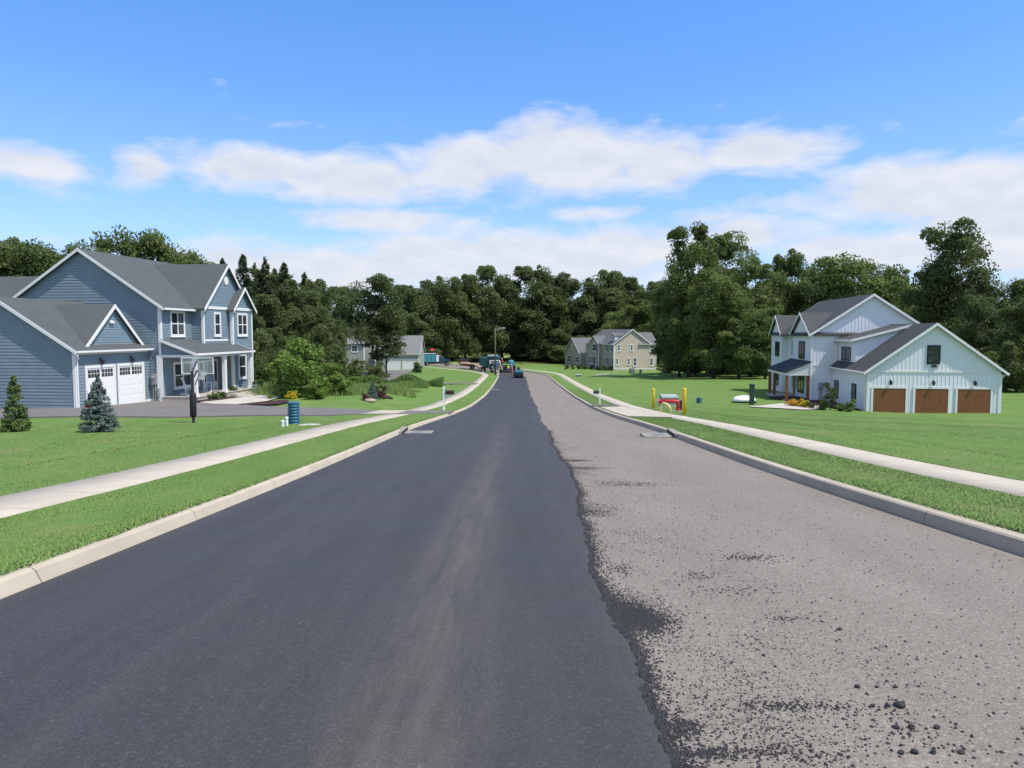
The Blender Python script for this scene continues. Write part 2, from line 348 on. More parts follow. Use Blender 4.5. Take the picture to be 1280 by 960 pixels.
    g = t.mix(t.ramp(n2, [(.35, 0), (.75, .6)]), g, (.19, .225, .08)); g = t.mix(t.math('MULTIPLY', n3, .35), g, (.06, .12, .02))
    dry = t.ramp(t.noise(P, .55, 6, .7), [(.52, 0), (.68, .5)]); mow = t.math('MULTIPLY', t.math('ADD', t.math('SINE', t.math('MULTIPLY', t.math('ADD', t.sep(P)[0], t.math('MULTIPLY', t.sep(P)[1], .35)), 3.4)), 1.0), .10); g = t.mix(mow, g, (.07, .155, .028)); g = t.mix(dry, g, (.25, .225, .11))
    mea = t.mix(t.ramp(t.noise(P, .8, 5, .7), [(.35, 0), (.7, 1)]), (.10, .17, .03), (.22, .23, .08))
    g = t.mix(zx[0], g, mea); g = t.mix(zx[1], g, t.ramp(t.noise(P, 1.2, 4), [(.3, (.03, .035, .012)), (.7, (.075, .075, .03))]))
    g = t.mix(zx[2], g, t.ramp(t.noise(P, .4, 4), [(.3, (.17, .23, .06)), (.7, (.26, .27, .10))]))
    t.col(g); t.set(.95, .15); t.bump(t.math('ADD', n3, t.noise(P, 90, 2)), .5, .03); A['lawn'] = m
    # leaves
    def leaf(nm, a, b, tr=.25, sc=.35, spread=.8):
        m, t = M(nm); v = t.coord('Object'); oi = t.n('ShaderNodeObjectInfo').outputs['Random']
        n = t.noise(v, sc, 4, .65); f = t.math('ADD', t.math('MULTIPLY', n, 1.4), t.math('MULTIPLY', oi, spread)); f = t.math('SUBTRACT', f, .48, clamp=True)
        c = t.mix(f, a, b); isl = t.n('ShaderNodeNewGeometry').outputs['Random Per Island']; c = t.mix(t.math('MULTIPLY', isl, .45), c, hsv(b, 1.25)); c = t.mix(t.math('MULTIPLY', t.math('FRACT', t.math('MULTIPLY', oi, 7.31)), .2), c, (b[0] * 1.15, b[1] * .92, b[2] * .7)); t.col(c); t.set(.55, .3)
        tl = t.n('ShaderNodeBsdfTranslucent'); t.put(tl.inputs[0], t.mix(.5, c, (.12, .2, .02))); ms = t.n('ShaderNodeMixShader'); ms.inputs[0].default_value = tr
        out = t.t.nodes['Material Output']; t.t.links.new(t.b.outputs[0], ms.inputs[1]); t.t.links.new(tl.outputs[0], ms.inputs[2]); t.t.links.new(ms.outputs[0], out.inputs[0]); A[nm] = m
    leaf('leaf_forest', (.060, .084, .034), (.150, .188, .076), .45)
    leaf('leaf_mid', (.074, .108, .036), (.180, .235, .084), .45)
    leaf('leaf_pine', (.032, .050, .027), (.075, .105, .052), .25)
    leaf('leaf_dark', (.046, .066, .030), (.118, .150, .064), .42)
    leaf('leaf_light', (.085, .165, .026), (.20, .30, .066), .3, .9, .3)
    leaf('leaf_olive', (.055, .08, .022), (.14, .17, .06), .25, .7)
    leaf('leaf_shrub', (.035, .085, .018), (.11, .185, .045), .25, 2, .4)
    leaf('leaf_blue', (.05, .085, .075), (.15, .205, .19), .08, 3)
    leaf('leaf_spruce', (.025, .06, .014), (.10, .15, .04), .1, 3)
    leaf('leaf_yellow', (.38, .32, .01), (.62, .52, .04), .25, 4)
    leaf('leaf_orange', (.42, .22, .02), (.7, .42, .05), .25, 4)
    leaf('leaf_maroon', (.03, .01, .012), (.10, .035, .04), .2, 4)
    leaf('leaf_grassy', (.14, .23, .05), (.30, .38, .13), .35, 2, .3)
    m, t = M('grass_blade'); P = t.pos(); n = t.noise(P, .5, 5, .6); isl = t.n('ShaderNodeNewGeometry').outputs['Random Per Island']
    c = t.ramp(n, [(.3, (.135, .268, .056)), (.55, (.168, .302, .070)), (.75, (.205, .325, .09))]); c = t.mix(t.math('MULTIPLY', isl, .5), c, (.24, .32, .10)); c = t.mix(t.math('GREATER_THAN', isl, .95), c, (.34, .31, .15)); t.col(c); up(t, .85); t.set(.6, .25); A['grass_blade'] = m
build_materials()

# ------------------------------------------------------------------ world, sun
SUN = Vector((0.4415, -0.2347, 0.866)).normalized()
def build_world():
    w = bpy.data.worlds.new('World'); scene.world = w; w.use_nodes = True; t = NT(w); nt = w.node_tree
    bg = nt.nodes['Background']; bg.inputs['Strength'].default_value = 0.1
    sky = t.n('ShaderNodeTexSky', sky_type='NISHITA'); sky.sun_disc = False
    sky.sun_elevation = math.asin(SUN.z); sky.sun_rotation = math.atan2(SUN.x, SUN.y); sky.air_density = 1.0; sky.dust_density = 0.6; sky.ozone_density = 2.0
    v = t.coord('Generated'); x, y, z = t.sep(v)
    az = t.math('ARCTAN2', x, y); el = t.math('ARCSINE', z)
    p = t.comb(t.math('MULTIPLY', az, 5.0), t.math('MULTIPLY', el, 12.0), 0.0)
    blobs = [(40, 203, 70, 20, .9), (105, 205, 30, 9, .35), (182, 212, 34, 21, .85), (320, 212, 95, 25, 1), (450, 228, 110, 30, 1), (590, 206, 80, 36, 1.05), (720, 198, 105, 45, 1.15), (820, 205, 70, 32, 1), (960, 188, 88, 23, 1), (720, 160, 50, 14, .4),
             (480, 276, 110, 17, .95), (540, 262, 60, 8, .5), (740, 266, 55, 12, .7), (880, 275, 60, 14, .6), (1190, 236, 150, 38, 1.1), (1290, 262, 140, 58, 1.1), (1010, 252, 80, 18, .6), (930, 292, 90, 24, .85),
             (420, 334, 230, 28, .95), (640, 324, 230, 36, 1.05), (820, 308, 130, 30, .95), (1080, 312, 120, 24, .9), (1270, 316, 80, 26, .9), (320, 150, 60, 9, .32), (822, 152, 22, 8, .35), (897, 128, 14, 7, .12), (602, 8, 26, 10, .3), (60, 300, 90, 12, .4), (240, 180, 40, 10, .3)]
    dens = None
    for cx, cy, rx, ry, amp in blobs:
        d = ray(cx, cy).normalized(); a0 = math.atan2(d.x, d.y); e0 = math.asin(d.z); ra = rx / FPX * math.cos(a0) ** 1.4; re = ry * .88 / FPX
        da = t.math('DIVIDE', t.math('SUBTRACT', az, a0), ra); de = t.math('DIVIDE', t.math('SUBTRACT', el, e0), re)
        r2 = t.math('ADD', t.math('MULTIPLY', da, da), t.math('MULTIPLY', de, de))
        g = t.math('MULTIPLY', t.math('POWER', 2.718, t.math('MULTIPLY', r2, -.75)), amp)
        dens = g if dens is None else t.math('MAXIMUM', dens, g)
    n = t.noise(p, 2.4, 9, .58, .25); n2 = t.noise(p, .9, 4, .5)
    k = t.math('ADD', dens, t.math('MULTIPLY', t.math('SUBTRACT', n, .5), 1.25)); k = t.math('ADD', k, t.math('MULTIPLY', t.math('SUBTRACT', n2, .5), .5))
    mask = t.ramp(k, [(.23, 0), (.43, .45), (.72, .95)])
    pu = t.comb(t.math('MULTIPLY', az, 5.0), t.math('ADD', t.math('MULTIPLY', el, 12.0), .22), 0.0); n_up = t.noise(pu, 2.4, 5, .55, .25)
    sh = t.math('SUBTRACT', n, n_up); sh = t.math('ADD', t.math('MULTIPLY', sh, 1.8), .55, clamp=True)
    cc = t.mix(sh, (6.7, 7.3, 8.4), (8.5, 8.7, 9.3))
    haze = t.ramp(z, [(0, .75), (.05, .55), (.13, .16), (.3, 0)])
    skc = t.mix(1.0, sky.outputs[0], t.mix(t.ramp(z, [(.05, 0), (.42, 1)]), (1.32, 1.54, 2.15), (1.02, 1.72, 2.5)), 'MULTIPLY')
    skc = t.mix(t.math('MULTIPLY', haze, .6), skc, (6.1, 7.0, 8.7))
    # unseen cloud added behind the viewer and overhead to whiten the ambient light
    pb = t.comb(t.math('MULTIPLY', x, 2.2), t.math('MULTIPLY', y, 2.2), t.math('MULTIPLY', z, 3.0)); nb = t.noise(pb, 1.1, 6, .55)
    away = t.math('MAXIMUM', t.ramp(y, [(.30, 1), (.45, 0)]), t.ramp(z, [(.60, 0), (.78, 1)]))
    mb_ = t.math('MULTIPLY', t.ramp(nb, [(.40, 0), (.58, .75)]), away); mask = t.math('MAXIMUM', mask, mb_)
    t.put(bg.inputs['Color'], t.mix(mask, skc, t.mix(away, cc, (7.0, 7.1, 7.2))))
    try: w.cycles.sampling_method = 'MANUAL'; w.cycles.sample_map_resolution = 512
    except Exception: pass
    sd = bpy.data.lights.new('sun', 'SUN'); sd.energy = 5.0; sd.angle = R(.53); sd.color = (1, .94, .83)
    so = bpy.data.objects.new('sun', sd); COL.objects.link(so); so.location = SUN * 50; so.rotation_euler = (-SUN).to_track_quat('-Z', 'Y').to_euler()
build_world()

# ------------------------------------------------------------------ ground, road, kerbs, pavements
HW = 4.535
def strip(name, us, dz, i0, i1, mat, step=1, fold=None, jit=None, use_g=False):
    idx = np.arange(i0, i1, step); us = np.asarray(us, float); n = len(idx)
    U = np.tile(us, (n, 1)) if us.ndim == 1 else us
    D = np.tile(np.asarray(dz, float), (n, 1)) if np.asarray(dz).ndim == 1 else dz
    X = PATH[idx, 0][:, None] + NRM[idx, 0][:, None] * U; Y = PATH[idx, 1][:, None] + NRM[idx, 1][:, None] * U
    Z = (G(X, Y) - .15 if use_g else zr(np.repeat(PATH[idx, 1][:, None], U.shape[1], 1))) + D
    S = np.repeat(SLEN[idx][:, None], U.shape[1], 1)
    return grid_mesh(name, X, Y, Z, mat, np.stack([U, S], -1))
IEND = len(PATH) - 20
def i_of(y): return int(np.argmin(np.abs(PATH[:, 1] - y)))
link('old_road', strip('old_road', np.linspace(-HW - .05, HW + .02, 9), np.zeros(9), 0, IEND, MAT['old_asphalt']), kind='structure')
# fresh mat: ragged right edge
def edge_u(s):
    b = np.interp(s, [-50, 3, 8, 14, 27, 55, 77, 99, 126, 150], [.15, .15, .24, .47, .50, .46, .22, .22, .30, .2])
    return b + .03 * np.sin(s * 1.7) + .016 * np.sin(s * 4.3 + 1) + .008 * np.sin(s * 11) + .05 * np.sin(s * .43 + 2)
ia, ib = i_of(-20), i_of(150)
idx = np.arange(ia, ib); S = SLEN[idx]
# finer sampling for the near edge
S2 = np.concatenate([np.arange(-20, 30, .06), np.arange(30, S[-1], .3)])
PX = np.interp(S2, SLEN, PATH[:, 0]); PY = np.interp(S2, SLEN, PATH[:, 1]); NX = np.interp(S2, SLEN, NRM[:, 0]); NY = np.interp(S2, SLEN, NRM[:, 1])
e = edge_u(S2) + nr.normal(0, .012, len(S2)) * (S2 < 30)
U = np.stack([np.full_like(e, -HW - .03), np.full_like(e, -3.4), np.full_like(e, -2.2), np.full_like(e, -1.1), np.full_like(e, -.3), e - .10, e - .03, e + .03], 1)
D = np.stack([np.full_like(e, .042)] * 5 + [np.full_like(e, .040), np.full_like(e, .026) + nr.normal(0, .004, len(e)), np.full_like(e, -.012)], 1)
X = PX[:, None] + NX[:, None] * U; Y = PY[:, None] + NY[:, None] * U; Z = zr(np.repeat(PY[:, None], 8, 1)) + D
link('fresh_road', grid_mesh('fresh_road', X, Y, Z, MAT['fresh_asphalt'], np.stack([U, np.repeat(S2[:, None], 8, 1)], -1)), kind='structure')
# kerbs; heights drop at driveways
def kerb_h(s, side):
    h = np.full_like(s, .165)
    drops = [(40.5, 45.2)] if side < 0 else [(35.5, 52.0)]
    for a, b in []:
        t = np.clip(np.minimum((s - a) / 1.2, (b - s) / 1.2), 0, 1); h = h - .12 * t
    return h
for side, nm, mt in ((-1, 'kerb', 'kerb_concrete'), (1, 'kerb', 'kerb_concrete_darker')):
    idx = np.arange(0, IEND); h = kerb_h(SLEN[idx], side); o = np.ones(len(idx))
    k1, k2 = (.035, .06) if side > 0 else (.095, .125)
    us = np.stack([side * (HW - .0) * o, side * (HW + k1) * o, side * (HW + k2) * o, side * (HW + .2) * o, side * (HW + .21) * o], 1)
    dz = np.stack([-.05 * o, h - .02, h, h + .006, h - .25], 1)
    mats = [MAT[mt], MAT['kerb_concrete']]
    me = strip(nm, us, dz, 0, IEND, mats)
    if side > 0:
        nf = len(me.polygons); mi = np.zeros(nf, int); mi[np.arange(nf) % 4 >= 1] = 1; me.polygons.foreach_set('material_index', mi)  # road-side face of the right kerb takes the darker concrete
    me.polygons.foreach_set('use_smooth', [False] * len(me.polygons))
    link(nm, me, kind='structure')
    a, b = HW + .2, 6.5
    idx2 = IEND
    jl = nr.normal(0, .012, (IEND, 1)); us = np.array([a - .02, a + .15, a + .7, b - .4, b + .04])[None, :] * side + np.zeros((IEND, 1)); us[:, 0:1] += jl; us[:, 4:5] += nr.normal(0, .012, (IEND, 1))
    dz = np.array([.168, .185, .19, .185, .185])[None, :] + np.zeros((IEND, 1))
    link('grass_verge', strip('grass_verge', us, dz, 0, IEND, MAT['lawn']), kind='structure')
    link('sidewalk', strip('sidewalk', np.array([6.45, 6.5, 7.75, 7.8]) * side, [.05, .178, .192, .05], 0, IEND, MAT['sidewalk_concrete']), kind='structure')
    us = np.array([7.73, 8.0, 9.0, 10.2, 11.6])[None, :] * side + np.zeros((IEND, 1)); us[:, 0:1] += nr.normal(0, .012, (IEND, 1))
    link('lawn_edge', strip('lawn_edge', us, [.195, .2, .185, .17, .02], 0, IEND, MAT['lawn'], use_g=True), kind='structure')
# ground sheet
def axis(a, b, n0, n1, fine0, fine1, f, c):
    return np.unique(np.concatenate([np.linspace(a, fine0, n0), np.arange(fine0, fine1, f), np.linspace(fine1, b, n1)]))
gx = np.unique(np.concatenate([-np.geomspace(60, 900, 16), np.arange(-60, 60, 1.0), np.geomspace(60, 900, 16)]))
gy = np.unique(np.concatenate([-np.geomspace(25, 600, 12), np.arange(-25, 100, 1.0), np.arange(100, 260, 2.0), np.geomspace(260, 1600, 18)]))
X, Y = np.meshgrid(gx, gy, indexing='ij'); UU = path_u(X, Y); Z = G(X, Y, UU)
t_ = np.clip((10.2 - np.abs(UU)) / 1.0, 0, 1); Z = Z - .5 * t_ * (Y < 262)
zone = np.zeros(X.shape + (4,)); zone[..., 3] = 1
def sm(a, b, v): q = np.clip((v - a) / (b - a), 0, 1); return q * q * (3 - 2 * q)
wob = 2.2 * np.sin(X * .5) * np.cos(Y * .37) + 1.5 * np.sin(Y * .9 + X * .3)
zone[..., 0] = sm(-9.5, -13, X + wob * .6 + 0.03 * (Y - 60)) * sm(60, 66, Y + wob) * (1 - sm(86, 96, Y + wob))
zone[..., 1] = np.clip(sm(205, 216, Y + wob * 2) * (1 - sm(246, 252, Y + wob)) + sm(300, 320, Y) + sm(62, 68, -X + wob) + sm(58, 64, X + wob) + sm(86, 92, Y + wob) * sm(24, 28, -X) * (1 - sm(140, 150, Y)), 0, 1)
zone[..., 2] = sm(246, 254, Y + wob) * (1 - sm(296, 304, Y))
link('ground', grid_mesh('ground', X, Y, Z, MAT['lawn'], attr=zone), kind='structure')
def drape(name, poly, off, mat, step=.8, kind='structure', thick=0.0, **kw):
    bm = bmesh.new(); vs = [bm.verts.new((x, y, 0)) for x, y in poly]; bm.faces.new(vs)
    for ax in (0, 1):
        lo = min(p[ax] for p in poly); hi = max(p[ax] for p in poly); c = lo + step
        while c < hi - .05:
            co = [0, 0, 0]; co[ax] = c; no = [0, 0, 0]; no[ax] = 1
            bmesh.ops.bisect_plane(bm, geom=bm.verts[:] + bm.edges[:] + bm.faces[:], plane_co=co, plane_no=no); c += step
    bm.verts.ensure_lookup_table(); P = np.array([v.co[:2] for v in bm.verts]); z = G(P[:, 0], P[:, 1])
    for v, q in zip(bm.verts, z): v.co.z = q + off
    if thick:
        r = bmesh.ops.extrude_face_region(bm, geom=bm.faces[:]); 
        for v in [g for g in r['geom'] if isinstance(g, bmesh.types.BMVert)]: v.co.z -= thick
    bmesh.ops.recalc_face_normals(bm, faces=bm.faces[:])
    me = bpy.data.meshes.new(name); bm.to_mesh(me); bm.free(); me.materials.append(mat)
    uv = me.uv_layers.new(name='UVMap'); co = np.array([me.vertices[l.vertex_index].co[:2] for l in me.loops]); uv.data.foreach_set('uv', co.astype(np.float32).ravel())
    return link(name, me, kind=kind, **kw)
def smooth_poly(pts, n=6):
    out = []; N = len(pts)
    for i in range(N):
        p0, p1, p2, p3 = [np.array(pts[(i + k - 1) % N], float) for k in range(4)]
        for j in range(n):
            q = j / n; out.append(tuple(.5 * (2 * p1 + (p2 - p0) * q + (2 * p0 - 5 * p1 + 4 * p2 - p3) * q * q + (-p0 + 3 * p1 - 3 * p2 + p3) * q ** 3)))
    return out
# ------------------------------------------------------------------ paved patches and beds
drape('driveway', [(-3.52, 41.0), (-5.4, 40.0), (-8, 39.2), (-12, 37.4), (-18, 35.2), (-24, 33.9), (-60, 33.4), (-60, 42.2), (-25.2, 42.2), (-24.3, 49.3), (-21.6, 48.6), (-20.0, 46.9), (-17.2, 45.9), (-12, 45.2), (-8, 44.9), (-5.4, 44.6), (-3.48, 44.1)], .072, MAT['driveway_asphalt'], thick=.12)
drape('driveway_apron', [(-8.05, 39.6), (-8.05, 45.0), (-6.3, 45.0), (-6.3, 39.9)], .079, MAT['sidewalk_concrete'])
drape('driveway_apron', [(5.72, 36.2), (7.6, 35.0), (7.85, 52.6), (6.15, 51.2)], .070, MAT['sidewalk_concrete'], thick=.1)
drape('driveway_apron', [(5.95, 54.0), (7.9, 53.4), (7.9, 56.0), (6.05, 56.2)], .071, MAT['driveway_asphalt'])
drape('driveway', [(-7.2, 104), (-5.0, 103.4), (-4.9, 106.6), (-8, 107), (-19, 112), (-21.0, 160.5), (-31, 161.5), (-31, 156), (-26, 110)], .085, MAT['driveway_asphalt'], 2.0)
drape('walkway', [(-18.6, 46.0), (-20.0, 47.1), (-19.3, 52.0), (-19.7, 55.5), (-18.2, 55.8), (-16.6, 53.0), (-16.4, 49.5), (-17.2, 46.0)], .085, MAT['slab_concrete'], 1.0)
drape('walkway', [(14.5, 131), (16, 132), (22, 150), (20.5, 150)], .08, MAT['slab_concrete'], 2.0)
drape('mulch_bed', smooth_poly([(-21.4, 49.2), (-20.2, 47.6), (-19.5, 49.2), (-19.6, 52.2), (-20.3, 53.2), (-21.3, 51.4)]), .10, MAT['mulch'], .5)
drape('mulch_bed', smooth_poly([(-16.9, 46.2), (-15.6, 46.2), (-14.9, 47.0), (-14.8, 49), (-15.6, 50.2), (-16.2, 48.8)]), .10, MAT['mulch'], .5)
drape('mulch_bed', smooth_poly([(25.2, 72.5), (26.6, 66.0), (27.0, 61.5), (28.4, 59.9), (29.6, 66), (28, 73)]), .10, MAT['mulch'], .6)
drape('mulch_bed', smooth_poly([(-11.2, 58.0), (-10.1, 57.2), (-9.3, 58.1), (-10.2, 59.4)]), .10, MAT['mulch'], .4)
drape('gravel_yard', smooth_poly([(18.6, 57.2), (22.5, 57.5), (26.4, 62), (25.4, 66), (21, 62)]), .07, MAT['slab_concrete'], .8)

# ------------------------------------------------------------------ wall helpers: f(a, z, d) -> local xyz, d = distance proud of the wall
def clipspan(poly, z):
    xs = []
    for i in range(len(poly)):
        (a0, z0), (a1, z1) = poly[i], poly[(i + 1) % len(poly)]
        if (z0 - z) * (z1 - z) <= 0 and abs(z1 - z0) > 1e-9: xs.append(a0 + (a1 - a0) * (z - z0) / (z1 - z0))
        elif abs(z0 - z) < 1e-9 and abs(z1 - z) < 1e-9: xs += [a0, a1]
    return (min(xs), max(xs)) if xs else None
def lap(mb, poly, f, course=.19, depth=.024):
    mb.face([f(a, z, 0) for a, z in poly]); z0 = min(p[1] for p in poly); zt = max(p[1] for p in poly); z = z0 + .001
    while z < zt - .03:
        z1 = min(z + course, zt - .002); s0, s1 = clipspan(poly, z), clipspan(poly, z1)
        if s0 and s1:
            mb.face([f(s0[0], z, depth), f(s0[1], z, depth), f(s1[1], z1, .004), f(s1[0], z1, .004)])
            mb.face([f(s0[0], z, 0.001), f(s0[1], z, 0.001), f(s0[1], z, depth), f(s0[0], z, depth)])
        z += course
def batten(mb, poly, f, sp=.3, w=.05, depth=.02):
    mb.face([f(a, z, 0) for a, z in poly]); sw = [(z, a) for a, z in poly]; a = min(p[0] for p in poly) + sp * .5; am = max(p[0] for p in poly)
    while a < am:
        s0, s1 = clipspan(sw, a - w / 2), clipspan(sw, a + w / 2)
        if s0 and s1 and s0[1] - s0[0] > .1:
            P = [(a - w / 2, s0[0]), (a + w / 2, s1[0]), (a + w / 2, s1[1]), (a - w / 2, s0[1])]
            mb.prism(P, f, .001, depth)
        a += sp
def fbox(mb, f, a0, a1, z0, z1, d0, d1): mb.prism([(a0, z0), (a1, z0), (a1, z1), (a0, z1)], f, d0, d1)
def window(par, f, a0, a1, z0, z1, fm='white_trim', cols=2, rows=2, trim=.11, mull=(), d=.0, sill=True, label=None):
    f = prd(f)
    m = MB(); o = d + .02
    if a1 < a0: a0, a1 = a1, a0
    fbox(m, f, a0 - trim, a0, z0 - trim, z1 + trim, d + .001, o + .045); fbox(m, f, a1, a1 + trim, z0 - trim, z1 + trim, d + .001, o + .045)
    fbox(m, f, a0, a1, z1, z1 + trim, d + .001, o + .044); fbox(m, f, a0, a1, z0 - trim, z0, d + .001, o + .044)
    if sill: fbox(m, f, a0 - trim - .03, a1 + trim + .03, z0 - trim - .05, z0 - trim, d + .001, o + .07)
    s = .045
    fbox(m, f, a0, a0 + s, z0, z1, o, o + .03); fbox(m, f, a1 - s, a1, z0, z1, o, o + .03); fbox(m, f, a0 + s, a1 - s, z0, z0 + s, o, o + .03); fbox(m, f, a0 + s, a1 - s, z1 - s, z1, o, o + .03)
    for q in mull: fbox(m, f, q - .05, q + .05, z0 + s, z1 - s, o, o + .036)
    for i in range(1, cols): q = a0 + (a1 - a0) * i / cols; fbox(m, f, q - .02, q + .02, z0 + s, z1 - s, o + .001, o + .024)
    for i in range(1, rows): q = z0 + (z1 - z0) * i / rows; w = .035 if i * 2 == rows else .018; fbox(m, f, a0 + s, a1 - s, q - w, q + w, o + .002, o + .028)
    w = m.build('window', MAT[fm], par, label)
    g = MB(); fbox(g, f, a0 + .01, a1 - .01, z0 + .01, z1 - .01, d + .002, o + .012); g.build('pane', MAT['glass'], w); return w
def gable_roof(par, along, l0, l1, c, half, ze, pitch, mat, oh=.35, rake=.3, trim='white_trim', th=.14, name='roof', ends=(1, 1), tw=.2, eave=(1, 1)):
    """ridge runs along local axis 'x' or 'y'; c/half in the other axis"""
    P = (lambda l, s, z: (l, s, z)) if along == 'x' else (lambda l, s, z: (s, l, z))
    zr_ = ze + pitch * half; e = half + oh; zl = ze - pitch * oh
    sec = [(c, zr_ + th), (c + e, zl + th), (c + e, zl), (c, zr_), (c - e, zl), (c - e, zl + th)]
    m = MB(); A0 = l0 - rake * ends[0]; A1 = l1 + rake * ends[1]
    for half_sec in ([sec[0], sec[1], sec[2], sec[3]], [sec[0], sec[3], sec[4], sec[5]]):
        m.prism(half_sec, lambda s, z, d: P(d, s, z), A0, A1)
    r = m.build(name, MAT[mat], par)
    t = MB()
    for en, A, sg in ((ends[0], A0, -1), (ends[1], A1, 1)):
        if not en: continue
        for q in (1, -1):
            poly = [(c, zr_ + th + .012), (c + q * (e + .02), zl + th + .012 - pitch * .02), (c + q * (e + .02), zl + th - tw - pitch * .02), (c, zr_ + th - tw)]
            t.prism(poly, lambda s, z, d: P(d, s, z), A + sg * .002, A + sg * .035)
    for q, on in ((1, eave[0]), (-1, eave[1])):   # gutters along the eaves
        if on: 
            s0, s1 = c + q * (e + .003), c + q * (e + .11)
            t.prism([(s0, zl + th - .14), (s1, zl + th - .11), (s1, zl + th - .005), (s0, zl + th - .005)], lambda s, z, d: P(d, s, z), A0 + .01, A1 - .01)
            t.prism([(c + q * (half + .0), zl - .02), (c + q * e, zl - .02), (c + q * e, zl - .002), (c + q * (half + .0), zl - .002)], lambda s, z, d: P(d, s, z), A0 + .01, A1 - .01)
    if t.f: t.build('roof_trim', MAT[trim], r)
    return r
def lantern(par, f, a, z, mat='dark_metal'):
    f = prd(f)
    m = MB(); fbox(m, f, a - .05, a + .05, z - .02, z + .14, .005, .03); m.tube([f(a, z + .1, .03), f(a, z + .16, .1), f(a, z + .1, .17)], .014, 6)
    c = f(a, z - .1, .17); m.lathe([(.07, -.16), (.1, .0), (.11, .12), (.03, .2)], c, 6); return m.build('wall_lantern', MAT[mat], par)
def garage_door(par, f, a0, a1, z1, mat, panels=4, rows=4, lites=0, trim='white_trim', name='garage_door', z0=0.0, pat='panel'):
    f = prd(f)
    m = MB(); fbox(m, f, a0, a1, z0, z1, .004, .02)
    H = (z1 - z0) / rows
    for r in range(rows):
        if lites and r == rows - 1: continue
        if pat == 'panel':
            for c in range(panels):
                w = (a1 - a0) / panels; fbox(m, f, a0 + c * w + .07, a0 + (c + 1) * w - .07, z0 + r * H + .06, z0 + (r + 1) * H - .06, .02, .03)
        else:
            n = 10
            for c in range(n): w = (a1 - a0) / n; fbox(m, f, a0 + c * w + .008, a0 + (c + 1) * w - .008, z0 + r * H + .01, z0 + (r + 1) * H - .01, .02, .027)
    d = m.build(name, MAT[mat], par)
    t = MB(); w = .16
    fbox(t, f, a0 - w, a0 - .002, z0, z1 + w, .005, .055); fbox(t, f, a1 + .002, a1 + w, z0, z1 + w, .005, .055); fbox(t, f, a0 - .001, a1 + .001, z1 + .002, z1 + w, .005, .054); t.build('door_frame', MAT[trim], d)
    if lites:
        g = MB(); b = MB()
        for k in range(lites):
            w = (a1 - a0) / lites; x0, x1 = a0 + k * w + .09, a0 + (k + 1) * w - .09; y0, y1 = z1 - H + .07, z1 - .1
            fbox(g, f, x0, x1, y0, y1, .02, .026)
            for i in range(1, 4): q = x0 + (x1 - x0) * i / 4; fbox(b, f, q - .012, q + .012, y0, y1, .026, .034)
            fbox(b, f, x0, x1, (y0 + y1) / 2 - .012, (y0 + y1) / 2 + .012, .027, .035)
        build_each(g, 'pane', MAT['glass'], d); b.build('muntin', MAT[mat], d)
    return d
def column_post(par, x, y, z0, z1, w, mat, name='porch_post', base=True):
    m = MB(); m.cbox(x - w / 2, x + w / 2, y - w / 2, y + w / 2, z0, z1, .01)
    if base: m.cbox(x - w / 2 - .04, x + w / 2 + .04, y - w / 2 - .04, y + w / 2 + .04, z0 + .001, z0 + .22, .015); m.cbox(x - w / 2 - .03, x + w / 2 + .03, y - w / 2 - .03, y + w / 2 + .03, z1 - .14, z1 - .002, .015)
    return m.build(name, MAT[mat], par)
def meter_box(par, f, a, z, name='meter_box'):
    f = prd(f)
    m = MB(); fbox(m, f, a - .2, a + .2, z, z + .75, .01, .16); m.tube([f(a - .07, z, .09), f(a - .07, z - 1.2, .09)], .05, 8); m.tube([f(a + .1, z, .09), f(a + .1, z - 1.2, .09)], .03, 8); o = m.build(name, MAT['gray_metal'], par)
    g = MB(); c = f(a, z + .5, .16); c2 = f(a, z + .5, .26); g.tube([c, c2], .1, 12); g.build('meter_dial', MAT['galv'], o); return o
def front_door(par, f, a0, a1, z0, z1, mat, lite=True, side=True):
    f = prd(f)
    m = MB(); fbox(m, f, a0, a1, z0, z1, .01, .04)
    if lite:
        for (b0, b1) in ((z0 + .15, z0 + .95),):
            for k in (0, 1): w = (a1 - a0) / 2; fbox(m, f, a0 + k * w + .08, a0 + (k + 1) * w - .08, b0, b1, .04, .052)
    else:
        for r in range(3):
            for k in (0, 1): w = (a1 - a0) / 2; H = (z1 - z0) / 3; fbox(m, f, a0 + k * w + .08, a0 + (k + 1) * w - .08, z0 + r * H + .08, z0 + (r + 1) * H - .08, .04, .052)
    d = m.build('front_door', MAT[mat], par)
    t = MB(); e = .5 if side else .0
    for q0, q1 in ((a0 - e - .1, a0 - e), (a1 + e, a1 + e + .1)): fbox(t, f, q0, q1, z0, z1 + .12, .005, .07)
    fbox(t, f, a0 - e, a1 + e, z1, z1 + .12, .005, .069)
    if side:
        for q0, q1 in ((a0 - .1, a0 - .002), (a1 + .002, a1 + .1)): fbox(t, f, q0, q1, z0, z1, .005, .06)
        fbox(t, f, a0 - e, a0 - .1, z0, z0 + .6, .005, .05); fbox(t, f, a1 + .1, a1 + e, z0, z0 + .6, .005, .05)
    t.build('door_frame', MAT['white_trim'], d)
    g = MB()
    if lite: fbox(g, f, a0 + .18, a1 - .18, z0 + 1.1, z1 - .15, .0401, .05)
    if side: fbox(g, f, a0 - e, a0 - .1, z0 + .6, z1, .01, .03); fbox(g, f, a1 + .1, a1 + e, z0 + .6, z1, .01, .03)
    if g.f: build_each(g, 'pane', MAT['glass'], d)
    h = MB(); c = f(a1 - .1, z0 + 1.0, .05); h.blob(c, .04, 8, 5); h.build('door_handle', MAT['steel'], d); return d
def facing(axis, at, sgn):
    if axis == 'x': return lambda a, z, d: (at + sgn * d, a, z)
    return lambda a, z, d: (a, at + sgn * d, z)
PROUD = [.026]
